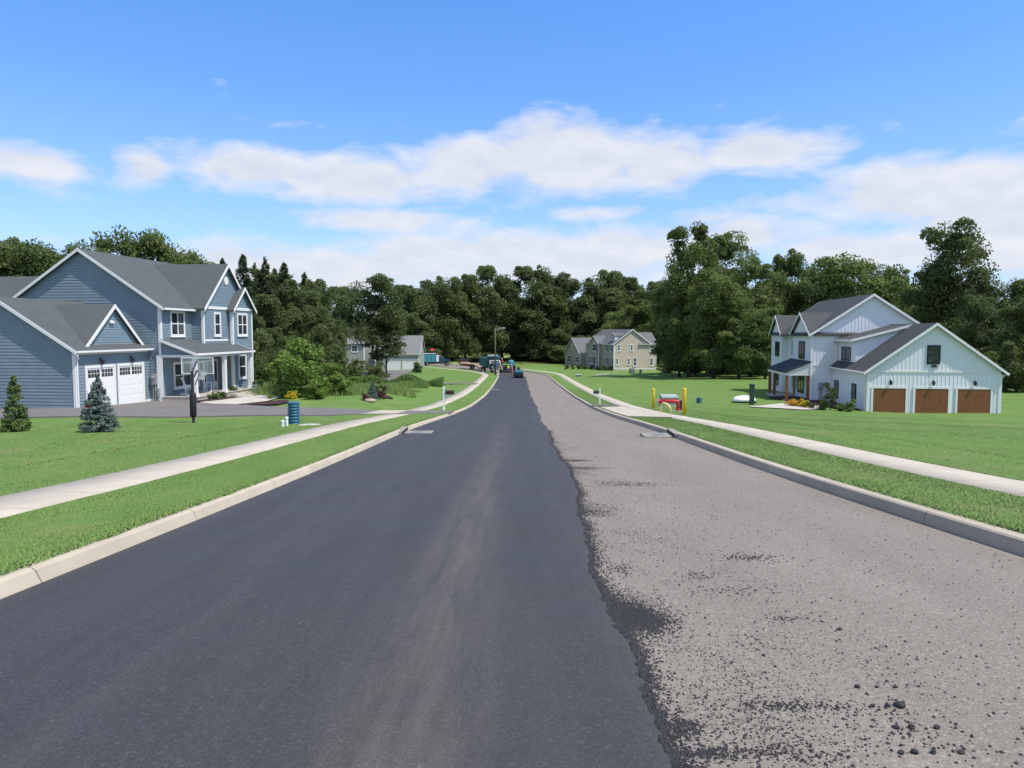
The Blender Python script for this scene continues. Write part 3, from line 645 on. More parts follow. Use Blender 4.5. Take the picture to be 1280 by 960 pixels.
def prd(f): k = PROUD[0]; return lambda a, z, d: f(a, z, d + k)
rect = lambda a0, a1, z0, z1: [(a0, z0), (a1, z0), (a1, z1), (a0, z1)]
def yawrot(yaw): return R(90) - R(yaw)

# ------------------------------------------------------------------ BLUE HOUSE
def blue_house():
    H = empty('blue_house', (-24.83, 42, -4.62), yawrot(6), 'two-storey blue clapboard house with white trim, front porch and attached two-door garage', 'house')
    W = MB(); TR = MB()
    gf = facing('x', 0, -1); gfront = facing('y', 0, -1)
    lap(W, [(0, -.3), (9.2, -.3), (9.2, 3.6), (4.6, 6.5), (0, 3.6)], gf); lap(W, rect(0, 7.1, -.3, 3.6), gfront)
    W.face([(0, 9.2, -.3), (7.1, 9.2, -.3), (7.1, 9.2, 3.6), (0, 9.2, 3.6)])
    W.build('garage_wall', MAT['blue_siding'], H)
    fbox(TR, gf, -.03, .12, -.02, 3.42, .0265, .05); fbox(TR, gfront, -.05, .1, -.02, 3.4, .0265, .05); fbox(TR, gf, .13, 9.2, -.02, .2, .0265, .045)
    fbox(TR, gf, 9.08, 9.2, .2, 3.4, .0265, .05)
    fbox(TR, gfront, .1, .7, -.02, .18, .0265, .044); fbox(TR, gfront, 6.55, 7.1, -.02, .18, .0265, .044); fbox(TR, gfront, 0.11, 7.1, 3.32, 3.46, .0265, .044)
    gr = gable_roof(H, 'x', 0, 7.1, 4.6, 4.6, 3.6, .63, 'shingle_gray', .3, .28, ends=(1, 0), name='garage_roof', eave=(0, 1))
    # small front gable sitting on the garage roof
    sg = facing('y', .3, -1); s = MB(); lap(s, [(1.3, 3.82), (6.5, 3.82), (3.9, 6.18)], sg, .16); s.build('gable_wall', MAT['blue_shake'], H)
    gable_roof(H, 'y', .3, 4.4, 3.9, 2.6, 3.85, .9, 'shingle_gray', .24, .22, ends=(1, 0), name='gable_roof', eave=(0, 0), tw=.24)
    fbox(TR, sg, 1.25, 6.55, 3.72, 3.9, .0265, .06)
    fl = MB(); c = sg(3.75, 5.2, .1); fl.blob((c[0] - .1, c[1], c[2]), .09, 8, 5); fl.blob((c[0] + .1, c[1], c[2]), .09, 8, 5); fbox(fl, sg, 3.6, 3.9, 5.2, 5.32, .02, .08); fl.build('flood_light', MAT['white_plastic'], H)
    for a0, a1 in ((.92, 3.36), (3.86, 6.3)): garage_door(H, gfront, a0, a1, 2.5, 'white_door', 4, 4, 2)
    lantern(H, gfront, 2.16, 2.95); lantern(H, gfront, 5.12, 2.95)
    # downspout
    ds = MB(); ds.tube([(-.2, -.33, 3.3), (-.05, -.25, 3.1), (.06, -.1, 2.95), (.06, -.1, .1)], .05, 6); ds.build('downspout', MAT['white_trim'], H)
    # main block
    B = MB(); mg = facing('x', 7.1, -1); mf = facing('y', -.9, -1); pk = 6.35 + .67 * 5.43
    lap(B, [(-.9, -.3), (9.96, -.3), (9.96, 6.35), (4.53, pk), (-.9, 6.35)], mg); lap(B, rect(7.1, 17.75, -.3, 6.35), mf)
    bk = facing('x', 17.75, 1); lap(B, [(-.9, -.3), (9.96, -.3), (9.96, 6.35), (4.53, pk), (-.9, 6.35)], bk)
    b1s = facing('x', 10.9, -1); b1 = facing('y', -1.8, -1); b2s = facing('x', 14.5, -1); b2 = facing('y', -2.15, -1)
    lap(B, rect(-1.8, -.9, 3.4, 6.4), b1s); lap(B, rect(10.9, 14.5, 3.4, 6.4), b1)
    lap(B, rect(-2.15, -.9, -.3, 6.4), b2s); lap(B, rect(14.5, 17.75, -.3, 6.4), b2); lap(B, rect(-2.15, -.9, -.3, 6.4), facing('x', 17.75, 1))
    B.face([(7.1, 9.96, -.3), (17.75, 9.96, -.3), (17.75, 9.96, 6.35), (7.1, 9.96, 6.35)])
    # porch end triangle
    pe = facing('x', 7.12, -1); lap(B, [(-3.2, 3.12), (-.9, 3.12), (-.9, 4.05)], pe)
    B.build('house_wall', MAT['blue_siding'], H)
    SH = MB(); lap(SH, [(10.9, 6.42), (17.76, 6.42), (14.33, 9.55)], b1, .16); g2 = facing('y', -2.15, -1); lap(SH, [(14.5, 6.42), (17.75, 6.42), (16.12, 7.9)], g2, .16); SH.build('gable_wall', MAT['blue_shake'], H)
    gable_roof(H, 'x', 7.1, 17.75, 4.53, 5.43, 6.35, .67, 'shingle_gray', .38, .3, eave=(1, 0))
    gt = MB(); gt.box(6.85, 10.9, -1.39, -1.285, 6.08, 6.21); gt.build('gutter', MAT['white_trim'], H)
    gable_roof(H, 'y', -1.8, 4.3, 14.33, 3.43, 6.4, .93, 'shingle_gray', .25, .28, ends=(1, 0), name='gable_roof', eave=(0, 0), tw=.24)
    gable_roof(H, 'y', -2.15, -.6, 16.12, 1.63, 6.4, .93, 'shingle_gray', .27, .3, ends=(1, 0), name='gable_roof', eave=(0, 0), tw=.22)
    fbox(TR, mg, -.93, -.75, -.02, 6.2, .0265, .05); fbox(TR, mf, 7.07, 7.22, 3.9, 6.2, .0265, .05)
    fbox(TR, mg, -1.0, -.6, -.02, 3.1, .052, .09)
    fbox(TR, b1, 10.85, 11.02, 3.8, 6.25, .0265, .05); fbox(TR, b1s, -1.83, -1.68, 3.8, 6.25, .0265, .05)
    fbox(TR, b2, 14.45, 14.64, .3, 6.25, .0265, .05); fbox(TR, b2s, -2.18, -2.0, .3, 6.25, .0265, .05); fbox(TR, b2, 17.6, 17.78, 0, 6.25, .0265, .05)
    fbox(TR, b1, 10.9, 14.5, 6.27, 6.48, .0265, .07); fbox(TR, b2, 14.47, 17.78, 6.27, 6.48, .0265, .07); fbox(TR, b1, 11.02, 14.4, 3.95, 4.1, .0265, .048)
    fbox(TR, mf, 7.22, 10.88, 4.02, 4.14, .0265, .048); fbox(TR, mf, 7.22, 10.88, 6.12, 6.3, .0265, .048)
    fbox(TR, mg, -.7, 0, -.02, .2, .0265, .045)
    build_each(TR, 'trim_board', MAT['white_trim'], H)
    vt = MB(); vt.tube([b1(14.33, 8.45, .02), b1(14.33, 8.45, .07)], .3, 20); vt.build('round_vent', MAT['white_trim'], H)
    window(H, mf, 8.3, 9.85, 4.42, 5.95, cols=2, rows=2, mull=(9.07,)); window(H, b1, 12.45, 13.2, 4.42, 5.95, cols=1); window(H, b2, 15.3, 16.75, 4.42, 5.95, cols=2, mull=(16.02,))
    window(H, b2, 15.35, 16.4, 1.1, 2.8, cols=1)
    window(H, mf, 8.5, 11.6, .85, 2.45, cols=3, rows=2, mull=(9.55, 10.55))
    front_door(H, mf, 12.75, 13.75, .32, 2.45, 'pale_blue_door')
    # porch
    p = MB(); A = (-.9, 4.16); Bq = (-3.42, 3.22); p.prism([A, Bq, (Bq[0], Bq[1] - .12), (A[0], A[1] - .12)], lambda v, z, d: (d, v, z), 6.86, 15.35); pr = p.build('porch_roof', MAT['shingle_gray'], H)
    t = MB()
    for d0, d1 in ((6.82, 6.857), (15.353, 15.39)): t.prism([(-.9, 4.18), (-3.44, 3.235), (-3.44, 3.06), (-.9, 4.0)], lambda v, z, d: (d, v, z), d0, d1)
    t.box(6.86, 15.35, -3.53, -3.423, 3.08, 3.21); t.build('roof_trim', MAT['white_trim'], pr)
    bm_ = MB(); bm_.box(7.0, 15.25, -3.3, -3.08, 2.92, 3.1); bm_.box(7.01, 7.22, -3.079, -.99, 2.94, 3.11); bm_.box(15.03, 15.24, -3.079, -2.2, 2.94, 3.09); bm_.box(7.23, 14.4, -3.079, -.95, 3.0, 3.05); bm_.build('porch_beam', MAT['white_trim'], H)
    for x in (7.15, 11.1, 15.08): column_post(H, x, -3.19, .3, 2.92, .24, 'white_trim')
    dk = MB(); dk.box(7.0, 15.4, -3.42, -.93, -.4, .3); dk.box(6.97, 15.43, -3.46, -.93, .301, .34); d = dk.build('porch_deck', MAT['porch_floor'], H)
    st = MB(); st.box(11.5, 13.9, -3.85, -3.462, -.4, .16); st.box(11.5, 13.9, -4.2, -3.852, -.4, .02); st.build('porch_step', MAT['slab_concrete'], H)
    meter_box(H, mg, -.42, 1.15); bx = MB(); fbox(bx, mg, -.78, -.62, .35, .9, .06, .2); bx.tube([mg(-.7, .35, .12), mg(-.7, -.1, .12)], .05, 6); bx.build('conduit_box', MAT['gray_metal'], H)
    # rear wing
    rw = MB(); lap(rw, rect(9.96, 20, -.3, 5.5), facing('x', 9, -1)); rw.face([(9, 20, -.3), (15, 20, -.3), (15, 20, 5.5), (12, 20, 7.9), (9, 20, 5.5)]); rw.build('wing_wall', MAT['blue_siding'], H)
    gable_roof(H, 'y', 9.9, 20, 12, 3.1, 5.55, .98, 'shingle_gray', .3, .3, ends=(0, 1), name='wing_roof')
    return H
BLUE = blue_house()
def L2W(H, p): return Matrix.Translation(H.location) @ H.rotation_euler.to_matrix().to_4x4() @ Vector(p)

# ------------------------------------------------------------------ WHITE HOUSE
def white_house():
    PROUD[0] = .022
    H = empty('white_farmhouse', (28.65, 59.5, -6.58), yawrot(8), 'white board-and-batten farmhouse with three brown wooden garage doors and black windows', 'house')
    W = MB(); TR = MB(); g = facing('x', 0, -1); gl = facing('y', 0, 1)
    batten(W, [(-9.95, 0), (0, 0), (0, 3.5), (-4.97, 7.15), (-9.95, 3.5)], g); batten(W, rect(0, 9.6, -.6, 3.5), gl, .3)
    W.face([(0, -9.95, -.3), (0, 0, -.3), (0, 0, 0), (0, -9.95, 0)])
    W.face([(0, -9.95, -.5), (9.6, -9.95, -.5), (9.6, -9.95, 3.5), (0, -9.95, 3.5)]); W.build('garage_wall', MAT['white_siding'], H)
    fbox(TR, g, -.17, .05, 0, 3.3, .0215, .06); fbox(TR, gl, -.05, .16, -.4, 3.3, .0215, .06); fbox(TR, g, -10.0, -9.78, 0, 3.3, .0215, .06)
    fbox(TR, g, -9.77, -.18, 3.36, 3.5, .0215, .055); fbox(TR, gl, .17, 9.6, 3.2, 3.36, .0215, .055)
    gable_roof(H, 'x', 0, 9.6, -4.97, 4.98, 3.5, .735, 'shingle_charcoal', .36, .32, ends=(1, 0), name='garage_roof', tw=.22)
    for a0, a1 in ((-2.9, -.45), (-6.08, -3.62), (-9.2, -6.78)): garage_door(H, g, a0, a1, 2.06, 'stained_wood', 4, 4, 0, pat='plank')
    window(H, g, -5.32, -4.45, 4.15, 5.48, 'black_frame', 1, 2, .06)
    for a in (-1.72, -4.93, -8.0): lantern(H, g, a, 2.6, 'black_frame')
    fl = MB(); c = g(-4.95, 3.86, .1); fl.blob((c[0], c[1] - .12, c[2]), .1, 8, 5); fl.blob((c[0], c[1] + .12, c[2]), .1, 8, 5); fbox(fl, g, -5.06, -4.84, 3.84, 3.98, .031, .08); fl.build('flood_light', MAT['dark_metal'], H)
    window(H, gl, 2.75, 3.75, .75, 2.15, 'black_frame', 1, 2, .06); window(H, gl, 7.75, 8.85, .65, 2.1, 'black_frame', 1, 2, .06)
    # shed dormer
    D = MB(); df = facing('y', -.42, 1); dc = facing('x', 4.75, -1); dc2 = facing('x', 9.5, 1)
    batten(D, rect(4.75, 9.5, 3.7, 5.84), df, .32); tri = [(-.42, 3.75), (-.42, 5.84), (-4.9, 7.06)]; batten(D, [(-.42, 3.8), (-4.9, 7.06), (-.42, 5.84)], dc, .3); D.face([dc2(a, z, 0) for a, z in tri]); d = D.build('dormer', MAT['white_siding'], H)
    window(d, df, 5.9, 8.4, 4.12, 5.2, 'black_frame', 2, 1, .06, mull=(7.15,))
    r = MB(); r.prism([(.02, 5.80), (-5.0, 7.12), (-5.0, 7.24), (.02, 5.92)], lambda v, z, q: (q, v, z), 4.45, 9.6); rr = r.build('dormer_roof', MAT['shingle_charcoal'], d)
    t = MB(); t.prism([(.04, 5.74), (-4.9, 7.04), (-4.9, 7.25), (.04, 5.935)], lambda v, z, q: (q, v, z), 4.415, 4.448); t.box(4.42, 9.6, .022, .06, 5.74, 5.92); t.build('roof_trim', MAT['white_trim'], rr)
    # main block
    B = MB(); u0, u1 = 9.6, 27.3; mg = facing('x', u0, -1); pk = 6.4 + .67 * 5.3
    batten(B, [(-8.6, -.5), (2.0, -.5), (2.0, 6.4), (-3.3, pk), (-8.6, 6.4)], mg)
    fr = facing('y', 1.4, 1); nb = facing('y', 2.0, 1)
    batten(B, rect(16.9, 21.8, -.5, 6.4), fr, .3); batten(B, rect(u0, 16.9, -.5, 6.4), nb, .3); batten(B, rect(21.8, u1, -.5, 6.4), nb, .3)
    for x, s in ((16.9, 1), (21.8, -1)): B.face([facing('x', x, s)(a, z, 0) for a, z in rect(1.4, 2.0, -.5, 6.4)])
    batten(B, [(9.6, 6.4), (16.9, 6.4), (13.25, 8.3)], nb, .3); batten(B, [(21.8, 6.4), (27.3, 6.4), (24.55, 8.3)], nb, .3)
    B.face([facing('x', u1, 1)(a, z, 0) for a, z in [(-8.6, -.5), (2.0, -.5), (2.0, 6.4), (-3.3, pk), (-8.6, 6.4)]])
    B.face([(u0, -8.6, -.5), (u1, -8.6, -.5), (u1, -8.6, 6.4), (u0, -8.6, 6.4)])
    B.build('house_wall', MAT['white_siding'], H)
    gable_roof(H, 'x', u0, u1, -3.3, 5.3, 6.4, .67, 'shingle_charcoal', .3, .32, tw=.22, eave=(0, 1))
    gable_roof(H, 'y', -2.0, 2.0, 13.25, 3.65, 6.4, .53, 'shingle_charcoal', .3, .3, ends=(0, 1), name='gable_roof', tw=.2, eave=(0, 0))
    gable_roof(H, 'y', -2.0, 2.0, 24.55, 2.75, 6.4, .7, 'shingle_charcoal', .3, .3, ends=(0, 1), name='gable_roof', tw=.2, eave=(0, 0))
    fbox(TR, mg, 1.82, 2.05, -.4, 6.25, .0215, .06); fbox(TR, nb, u0 - .05, u0 + .15, -.4, 6.3, .0215, .06); fbox(TR, nb, 16.75, 16.9, 3.8, 6.3, .0215, .06); fbox(TR, nb, 21.8, 21.95, 3.8, 6.3, .0215, .06); fbox(TR, nb, 27.1, 27.32, -.4, 6.3, .0215, .06)
    fbox(TR, mg, -.02, 1.8, 3.42, 3.52, .0215, .05)
    build_each(TR, 'trim_board', MAT['white_trim'], H)
    window(H, nb, 12.0, 14.1, 4.1, 5.6, 'black_frame', 2, 1, .07, mull=(13.05,)); window(H, fr, 18.5, 19.7, 4.3, 5.55, 'black_frame', 1, 1, .07); window(H, nb, 23.2, 25.2, 4.0, 5.45, 'black_frame', 2, 1, .07, mull=(24.2,))
    window(H, nb, 12.0, 14.1, .75, 2.55, 'black_frame', 2, 1, .07, mull=(13.05,)); window(H, nb, 23.2, 25.2, .75, 2.4, 'black_frame', 2, 1, .07, mull=(24.2,))
    front_door(H, nb, 15.1, 16.1, .25, 2.4, 'stained_wood', lite=False)
    p = MB(); p.prism([(2.0, 3.85), (4.35, 2.86), (4.35, 2.74), (2.0, 3.73)], lambda v, z, d: (d, v, z), 9.5, 17.7); p.prism([(1.4, 4.1), (2.0, 3.85), (2.0, 3.73), (1.4, 3.98)], lambda v, z, d: (d, v, z), 16.92, 17.7); p.build('porch_roof', MAT['metal_roof'], H)
    q = MB(); batten(q, [(2.0, 2.72), (4.3, 2.72), (2.0, 3.72)], facing('x', 9.62, -1), .22); q.box(9.6, 17.6, 4.12, 4.3, 2.5, 2.71); q.box(9.6, 9.8, 2.05, 4.11, 2.5, 2.7); q.box(9.81, 17.6, 2.05, 4.11, 2.6, 2.64); q.build('porch_beam', MAT['white_trim'], H)
    for x in (9.75, 15.2, 17.5): column_post(H, x, 4.1, .2, 2.5, .24, 'stained_wood', base=False)
    column_post(H, 9.75, 2.2, .2, 2.5, .2, 'stained_wood', base=False)
    dk = MB(); dk.box(9.5, 17.8, 1.45, 4.4, -.7, .2); dk.build('porch_deck', MAT['slab_concrete'], H)
    st = MB(); st.box(12.5, 14.8, 4.402, 4.8, -.7, .02); st.build('porch_step', MAT['slab_concrete'], H)
    meter_box(H, mg, 1.1, 1.1)
    ds = MB(); ds.tube([(.3, .38, 3.2), (.2, .2, 3.0), (.2, .1, 2.9), (.2, .1, -.2)], .05, 6); build_each(ds, 'downspout', MAT['white_trim'], H); ds = MB(); ds.tube([(.25, -10.3, 3.2), (.2, -10.15, 3.0), (.2, -10.05, 2.9), (.2, -10.05, 0)], .05, 6); ds.build('downspout', MAT['white_trim'], H)
    return H
WHITE = white_house()

# ------------------------------------------------------------------ BEIGE HOUSE
def beige_house():
    PROUD[0] = .026
    H = empty('beige_house', (23.1, 168, -8.95), yawrot(-12), 'beige two-storey house with a front toned darker for shade, dark shutters and plain gable end', 'house')
    B = MB(); F = MB(); g = facing('x', 0, -1); fr = facing('y', 0, 1); pk = 6.27 + .73 * 4.38
    lap(B, [(-8.76, .5), (0, .5), (0, 6.27), (-4.38, pk), (-8.76, 6.27)], g, .3); lap(B, rect(-10.24, -8.76, .5, 6.27), g, .3)
    lap(B, rect(0, 8, .5, 6.27), facing('y', -10.24, -1), .3); B.face([(20, -8.76, .5), (20, 0, .5), (20, 0, 6.27), (20, -4.38, pk), (20, -8.76, 6.27)]); B.face([(0, -8.76, .5), (20, -8.76, .5), (20, -8.76, 6.27), (0, -8.76, 6.27)])
    B.build('house_wall', MAT['beige_siding'], H)
    pf = facing('y', .6, 1); ps = facing('x', 8.6, -1); wf = facing('y', 1.2, 1)
    lap(F, rect(0, 21, .5, 6.27), fr, .3); lap(F, rect(8.6, 15.4, .5, 6.27), pf, .3); lap(F, [(8.6, 6.27), (15.4, 6.27), (12, 7.95)], pf, .3); lap(F, rect(0, .6, .5, 6.27), ps, .3)
    lap(F, rect(21.5, 35.3, .3, 3.4), wf, .3); lap(F, [(21.5, 3.4), (35.3, 3.4), (28.4, 7.3)], wf, .3); lap(F, rect(-8, 1.2, .3, 3.4), facing('x', 21.5, -1), .3); F.build('front_wall', MAT['beige_siding_shaded'], H)
    fo = MB(); fo.box(-.03, 20, -8.78, .02, -.6, .5); fo.box(-.04, 8, -10.27, -8.79, -.6, .499); fo.box(21.4, 35.4, -8, 1.22, -.6, .3); fo.build('foundation', MAT['foundation'], H)
    gable_roof(H, 'x', 0, 20, -4.38, 4.38, 6.27, .73, 'shingle_slate', .3, .3, eave=(1, 0)); gable_roof(H, 'y', -10.24, -6, 4, 4, 6.27, .62, 'shingle_slate', .3, .3, ends=(1, 0), name='wing_roof')
    gable_roof(H, 'y', -3, .6, 12, 3.4, 6.27, .5, 'shingle_slate', .25, .3, ends=(0, 1), name='gable_roof', eave=(0, 0)); gable_roof(H, 'y', -8, 1.2, 28.4, 6.9, 3.4, .57, 'shingle_slate', .3, .3, ends=(0, 1), name='garage_roof', eave=(0, 1))
    t = MB(); fbox(t, g, -.2, .03, .5, 6.1, .03, .07); fbox(t, g, -10.27, -10.08, .5, 6.1, .03, .07); fbox(t, fr, -.03, .2, .5, 6.1, .03, .07); fbox(t, pf, 8.57, 8.8, .5, 6.2, .03, .07); fbox(t, pf, 15.2, 15.42, .5, 6.2, .03, .07); fbox(t, wf, 21.45, 21.7, .3, 3.3, .03, .07); fbox(t, wf, 35.1, 35.33, .3, 3.3, .03, .07); fbox(t, g, -10.0, -.2, .5, .68, .03, .06); build_each(t, 'trim_board', MAT['white_trim'], H)
    for v, w, z0, z1 in ((-1.2, .5, 4.75, 6.0), (-4.24, .5, 4.75, 6.0), (-9.1, .7, 4.5, 5.9), (-.8, .5, 1.6, 2.9), (-3.6, .5, 1.6, 2.9), (-5.1, .75, 1.25, 3.0), (-9.1, .7, 1.3, 2.9)): window(H, g, v - w / 2, v + w / 2, z0, z1, cols=2 if w > .6 else 1, rows=2, trim=.13)
    for v in (-1.8, -6.9): window(H, g, v - .45, v + .45, .05, .32, cols=1, rows=1, trim=.05, sill=False, d=.05)
    sh = MB()
    def wsh(f, a, w, z0, z1):
        window(H, f, a - w / 2, a + w / 2, z0, z1, cols=2, trim=.14)
        for q in (-1, 1): x = a + q * (w / 2 + .36); fbox(sh, f, x - .2, x + .2, z0 - .1, z1 + .1, .0265, .07)
    for a in (1.7, 4.9, 17.6): wsh(fr, a, 1.0, 4.5, 6.0); wsh(fr, a, 1.0, 1.3, 3.0)
    wsh(pf, 12, 2.6, 4.4, 6.0); wsh(pf, 14.4, .8, 1.2, 2.9)
    for a in (24.5, 31.5): wsh(wf, a, 1.8, 1.0, 2.6)
    build_each(sh, 'shutter', MAT['shutter'], H); window(H, wf, 28.0, 28.9, 4.6, 5.5, cols=2, rows=2)
    front_door(H, pf, 11.4, 12.5, .7, 2.9, 'black_frame', lite=False); st = MB(); st.box(10.5, 13.4, .62, 1.8, -.5, .65); st.box(10.3, 13.6, 1.81, 2.3, -.5, .35); st.build('porch_step', MAT['slab_concrete'], H)
    d = MB(); d.box(1.3, 2.9, -2.4, -.7, 6.4, 8.1); dm = d.build('dormer', MAT['white_siding'], H); gable_roof(dm, 'y', -3.2, -.7, 2.1, .8, 8.1, .6, 'shingle_slate', .15, .15, ends=(0, 1), name='dormer_roof', eave=(0, 0), tw=.12); window(dm, facing('y', -.7, 1), 1.7, 2.5, 7.0, 7.9, cols=1, trim=.08)
    return H
BEIGE = beige_house()
# ------------------------------------------------------------------ GRAY HOUSE (partly behind the dark tree)
def gray_house():
    H = empty('gray_house', (-30.4, 164, -8.62), 0, 'small gray house with two white garage doors, half hidden behind the dark tree', 'house')
    W = MB(); f = facing('y', 0, -1)
    lap(W, rect(0, 9.8, -.2, 3.9), f, .3); lap(W, [(0, -.2), (9.5, -.2), (9.5, 3.9), (4.75, 7.7), (0, 3.9)], facing('x', 9.8, 1), .3); lap(W, [(0, -.2), (9.5, -.2), (9.5, 3.9), (4.75, 7.7), (0, 3.9)], facing('x', 0, -1), .3); W.build('garage_wall', MAT['gray_siding'], H)
    gable_roof(H, 'x', 0, 9.8, 4.75, 4.75, 3.9, .8, 'shingle_light', .3, .3, name='garage_roof')
    for a0, a1 in ((6.2, 9.2), (2.6, 5.6)): garage_door(H, f, a0, a1, 2.1, 'white_door', 4, 4, 0)
    B = MB(); f2 = facing('y', 2.5, -1); lap(B, rect(-13, -2.8, -.2, 6.2), f2, .3); lap(B, [(2.5, -.2), (11, -.2), (11, 6.2), (6.75, 9.3), (2.5, 6.2)], facing('x', -2.8, 1), .3); lap(B, rect(-2.8, 0, -.2, 3.8), facing('y', 3, -1), .3); B.build('house_wall', MAT['gray_siding'], H)
    gable_roof(H, 'x', -13, -2.8, 6.75, 4.25, 6.2, .72, 'shingle_light', .3, .3)
    t = MB(); fbox(t, f2, -3.0, -2.77, 0, 6.1, .03, .07); fbox(t, facing('x', -2.8, 1), 2.45, 2.7, 0, 6.1, .03, .07); fbox(t, f, 9.6, 9.83, 0, 3.8, .03, .07); fbox(t, f, -.03, .2, 0, 3.8, .03, .07); fbox(t, f, .2, 9.6, 3.45, 3.75, .03, .06); fbox(t, f, .2, 9.6, 2.4, 2.7, .03, .06); build_each(t, 'trim_board', MAT['white_trim'], H)
    window(H, f2, -5.6, -4.4, 4.2, 5.6); window(H, f2, -9.6, -8.4, 4.2, 5.6); window(H, f2, -9.6, -8.4, 1.1, 2.6)
    return H
gray_house()
# ------------------------------------------------------------------ vegetation
def leaf_quads(P, Nn, size, rs, aspect=.75, jitter=.55):
    """P (n,3) centres, Nn (n,3) rough facing; returns quads"""
    n = len(P); Nn = Nn / (np.linalg.norm(Nn, axis=1)[:, None] + 1e-9) + rs.normal(0, jitter, (n, 3)); Nn /= np.linalg.norm(Nn, axis=1)[:, None]
    a = np.cross(Nn, rs.normal(0, 1, (n, 3))); a /= np.linalg.norm(a, axis=1)[:, None] + 1e-9; b = np.cross(Nn, a)
    s = (size * rs.uniform(.6, 1.35, n))[:, None]; a = a * s * .5; b = b * s * .5 * aspect
    bend = Nn * s * .12
    return np.stack([P - a, P - b * 1.0 + bend, P + a, P + b * 1.0 + bend], 1).reshape(-1, 3)
def crown_mesh(name, seed, H, Rw, base, nb, nl, size, mat, lean=.0, shape=1.0, br=(.2, .34), gap=0.0, drop=0.0):
    """crown with lumps: envelope radius Rw, from base*H to H"""
    rs = np.random.RandomState(seed); cz = (base + 1) / 2 * H; hz = (1 - base) / 2 * H; blobs = []
    K = max(5, nb // 6); lobes = []; a0 = rs.uniform(0, 6.28)
    for i in range(K):
        t = (i + rs.uniform(.2, .8)) / K; zz = -1 + 2 * t; ang = a0 + i * 2.4 + rs.uniform(-.5, .5); pr = max(.12, 1 - abs(zz) ** 2.2) ** (.5 * shape)
        lr = Rw * rs.uniform(.30, .50) * (1.1 - .25 * t); rr = max(0, pr * Rw * rs.uniform(.8, 1.05) - lr * .75)
        lz = np.clip(zz * hz, -hz + lr * .6, hz - lr * .85) if i < K - 1 else hz - lr * .9
        lobes.append((np.array([rr * np.cos(ang), rr * np.sin(ang), lz]), lr))
    lobes.append((np.array([0, 0, -hz * .1]), Rw * .55))
    wl = np.array([l[1] ** 2 for l in lobes]); wl /= wl.sum(); sb = .5 * (br[0] + br[1])
    for i in range(nb):
        c0, lr = lobes[i] if i < len(lobes) else lobes[rs.choice(len(lobes), p=wl)]
        d = rs.normal(0, 1, 3); d /= np.linalg.norm(d); q = c0 + d * lr * rs.uniform(.25, 1.22) * np.array([1, 1, .85])
        rad = Rw * rs.uniform(.085, .235) * (sb / .3); blobs.append((q, rad * np.array([1, 1, rs.uniform(.7, 1.0)])))
    w = np.array([b[1].prod() ** .667 for b in blobs]); w /= w.sum(); ix = rs.choice(nb, nl, p=w)
    C = np.array([b[0] for b in blobs])[ix]; RR = np.array([b[1] for b in blobs])[ix]
    d = rs.normal(0, 1, (nl, 3)); d /= np.linalg.norm(d, axis=1)[:, None]; d[:, 2] = np.where(d[:, 2] < -.35, -d[:, 2], d[:, 2])
    r = rs.uniform(.3, 1.5, nl) ** .5; P = C + d * RR * r[:, None]
    ne = int(nl * .34); li = rs.choice(len(lobes), ne, p=wl); q = rs.normal(0, 1, (ne, 3)); q /= np.linalg.norm(q, axis=1)[:, None]; q *= rs.uniform(.2, 1.25, ne)[:, None] ** .6
    P[:ne] = np.array([l[0] for l in lobes])[li] + q * np.array([l[1] for l in lobes])[li][:, None] * np.array([1, 1, .9]); P[:, 2] += cz; P[:, 2] = np.maximum(P[:, 2], .05)
    P[:, 2] -= drop * (P[:, 0] ** 2 + P[:, 1] ** 2) / Rw ** 2
    Nn = d + np.array([0, 0, .35]); V = leaf_quads(P, Nn, size, rs, .75, .8)
    return quads_mesh(name, V, nl, mat), [(b[0][0], b[0][1], b[0][2] + cz) for b in blobs]
def trunk_mesh(name, seed, H, rad, tips, mat, nlimb=8, top=.72):
    rg = random.Random(seed); m = MB(); m.smooth = True; pts = []; n = 7; ox = oy = 0
    for i in range(n): z = H * top * i / (n - 1); pts.append((ox, oy, z - (.3 if i == 0 else 0))); ox += rg.uniform(-1, 1) * H * .008; oy += rg.uniform(-1, 1) * H * .008
    m.tube(pts, [rad * (1.35 if i == 0 else 1) * (1 - .82 * i / (n - 1)) for i in range(n)], 9)
    tips = sorted(tips, key=lambda t: rg.random())[:nlimb]
    for t in tips:
        k = min(n - 2, max(1, int((t[2] / H - .25) / top * (n - 1)))); p = Vector(pts[k]); q = Vector(t); mid = p.lerp(q, .5) + Vector((0, 0, H * .02))
        m.tube([p, mid, q], [rad * .42, rad * .24, rad * .06], 6)
    return m
class Kind:
    def __init__(s, name, label, cat, crowns): s.name, s.crowns, s.n = name, crowns, 0; s.label = label; s.cat = cat
KIN = {}
def make_kind(key, seeds, H, Rw, base, nb, nl, size, leaf, trunk_r, **kw):
    lst = []
    for sd in seeds:
        me, tips = crown_mesh('crown', sd, H, Rw, base, nb, nl, size, MAT[leaf], **kw)
        tm = trunk_mesh('trunk', sd, H, trunk_r, tips, None)
        t = bpy.data.meshes.new('trunk'); t.from_pydata(tm.v, [], tm.f); t.materials.append(MAT['trunk']); t.polygons.foreach_set('use_smooth', [True] * len(tm.f)); t.update()
        lst.append((me, t))
    KIN[key] = (lst, H, Rw)
make_kind('oak', (1, 2, 3, 4, 51, 52), 20, 6.4, .08, 80, 32000, .42, 'leaf_forest', .32, br=(.24, .42), shape=.8)
make_kind('oakb', (5, 6, 7, 53), 20, 6.2, .1, 80, 32000, .40, 'leaf_mid', .3, br=(.24, .42), shape=.8)
make_kind('dark', (8, 9), 20, 6.6, .16, 80, 38000, .35, 'leaf_dark', .3, br=(.2, .36), shape=.7)
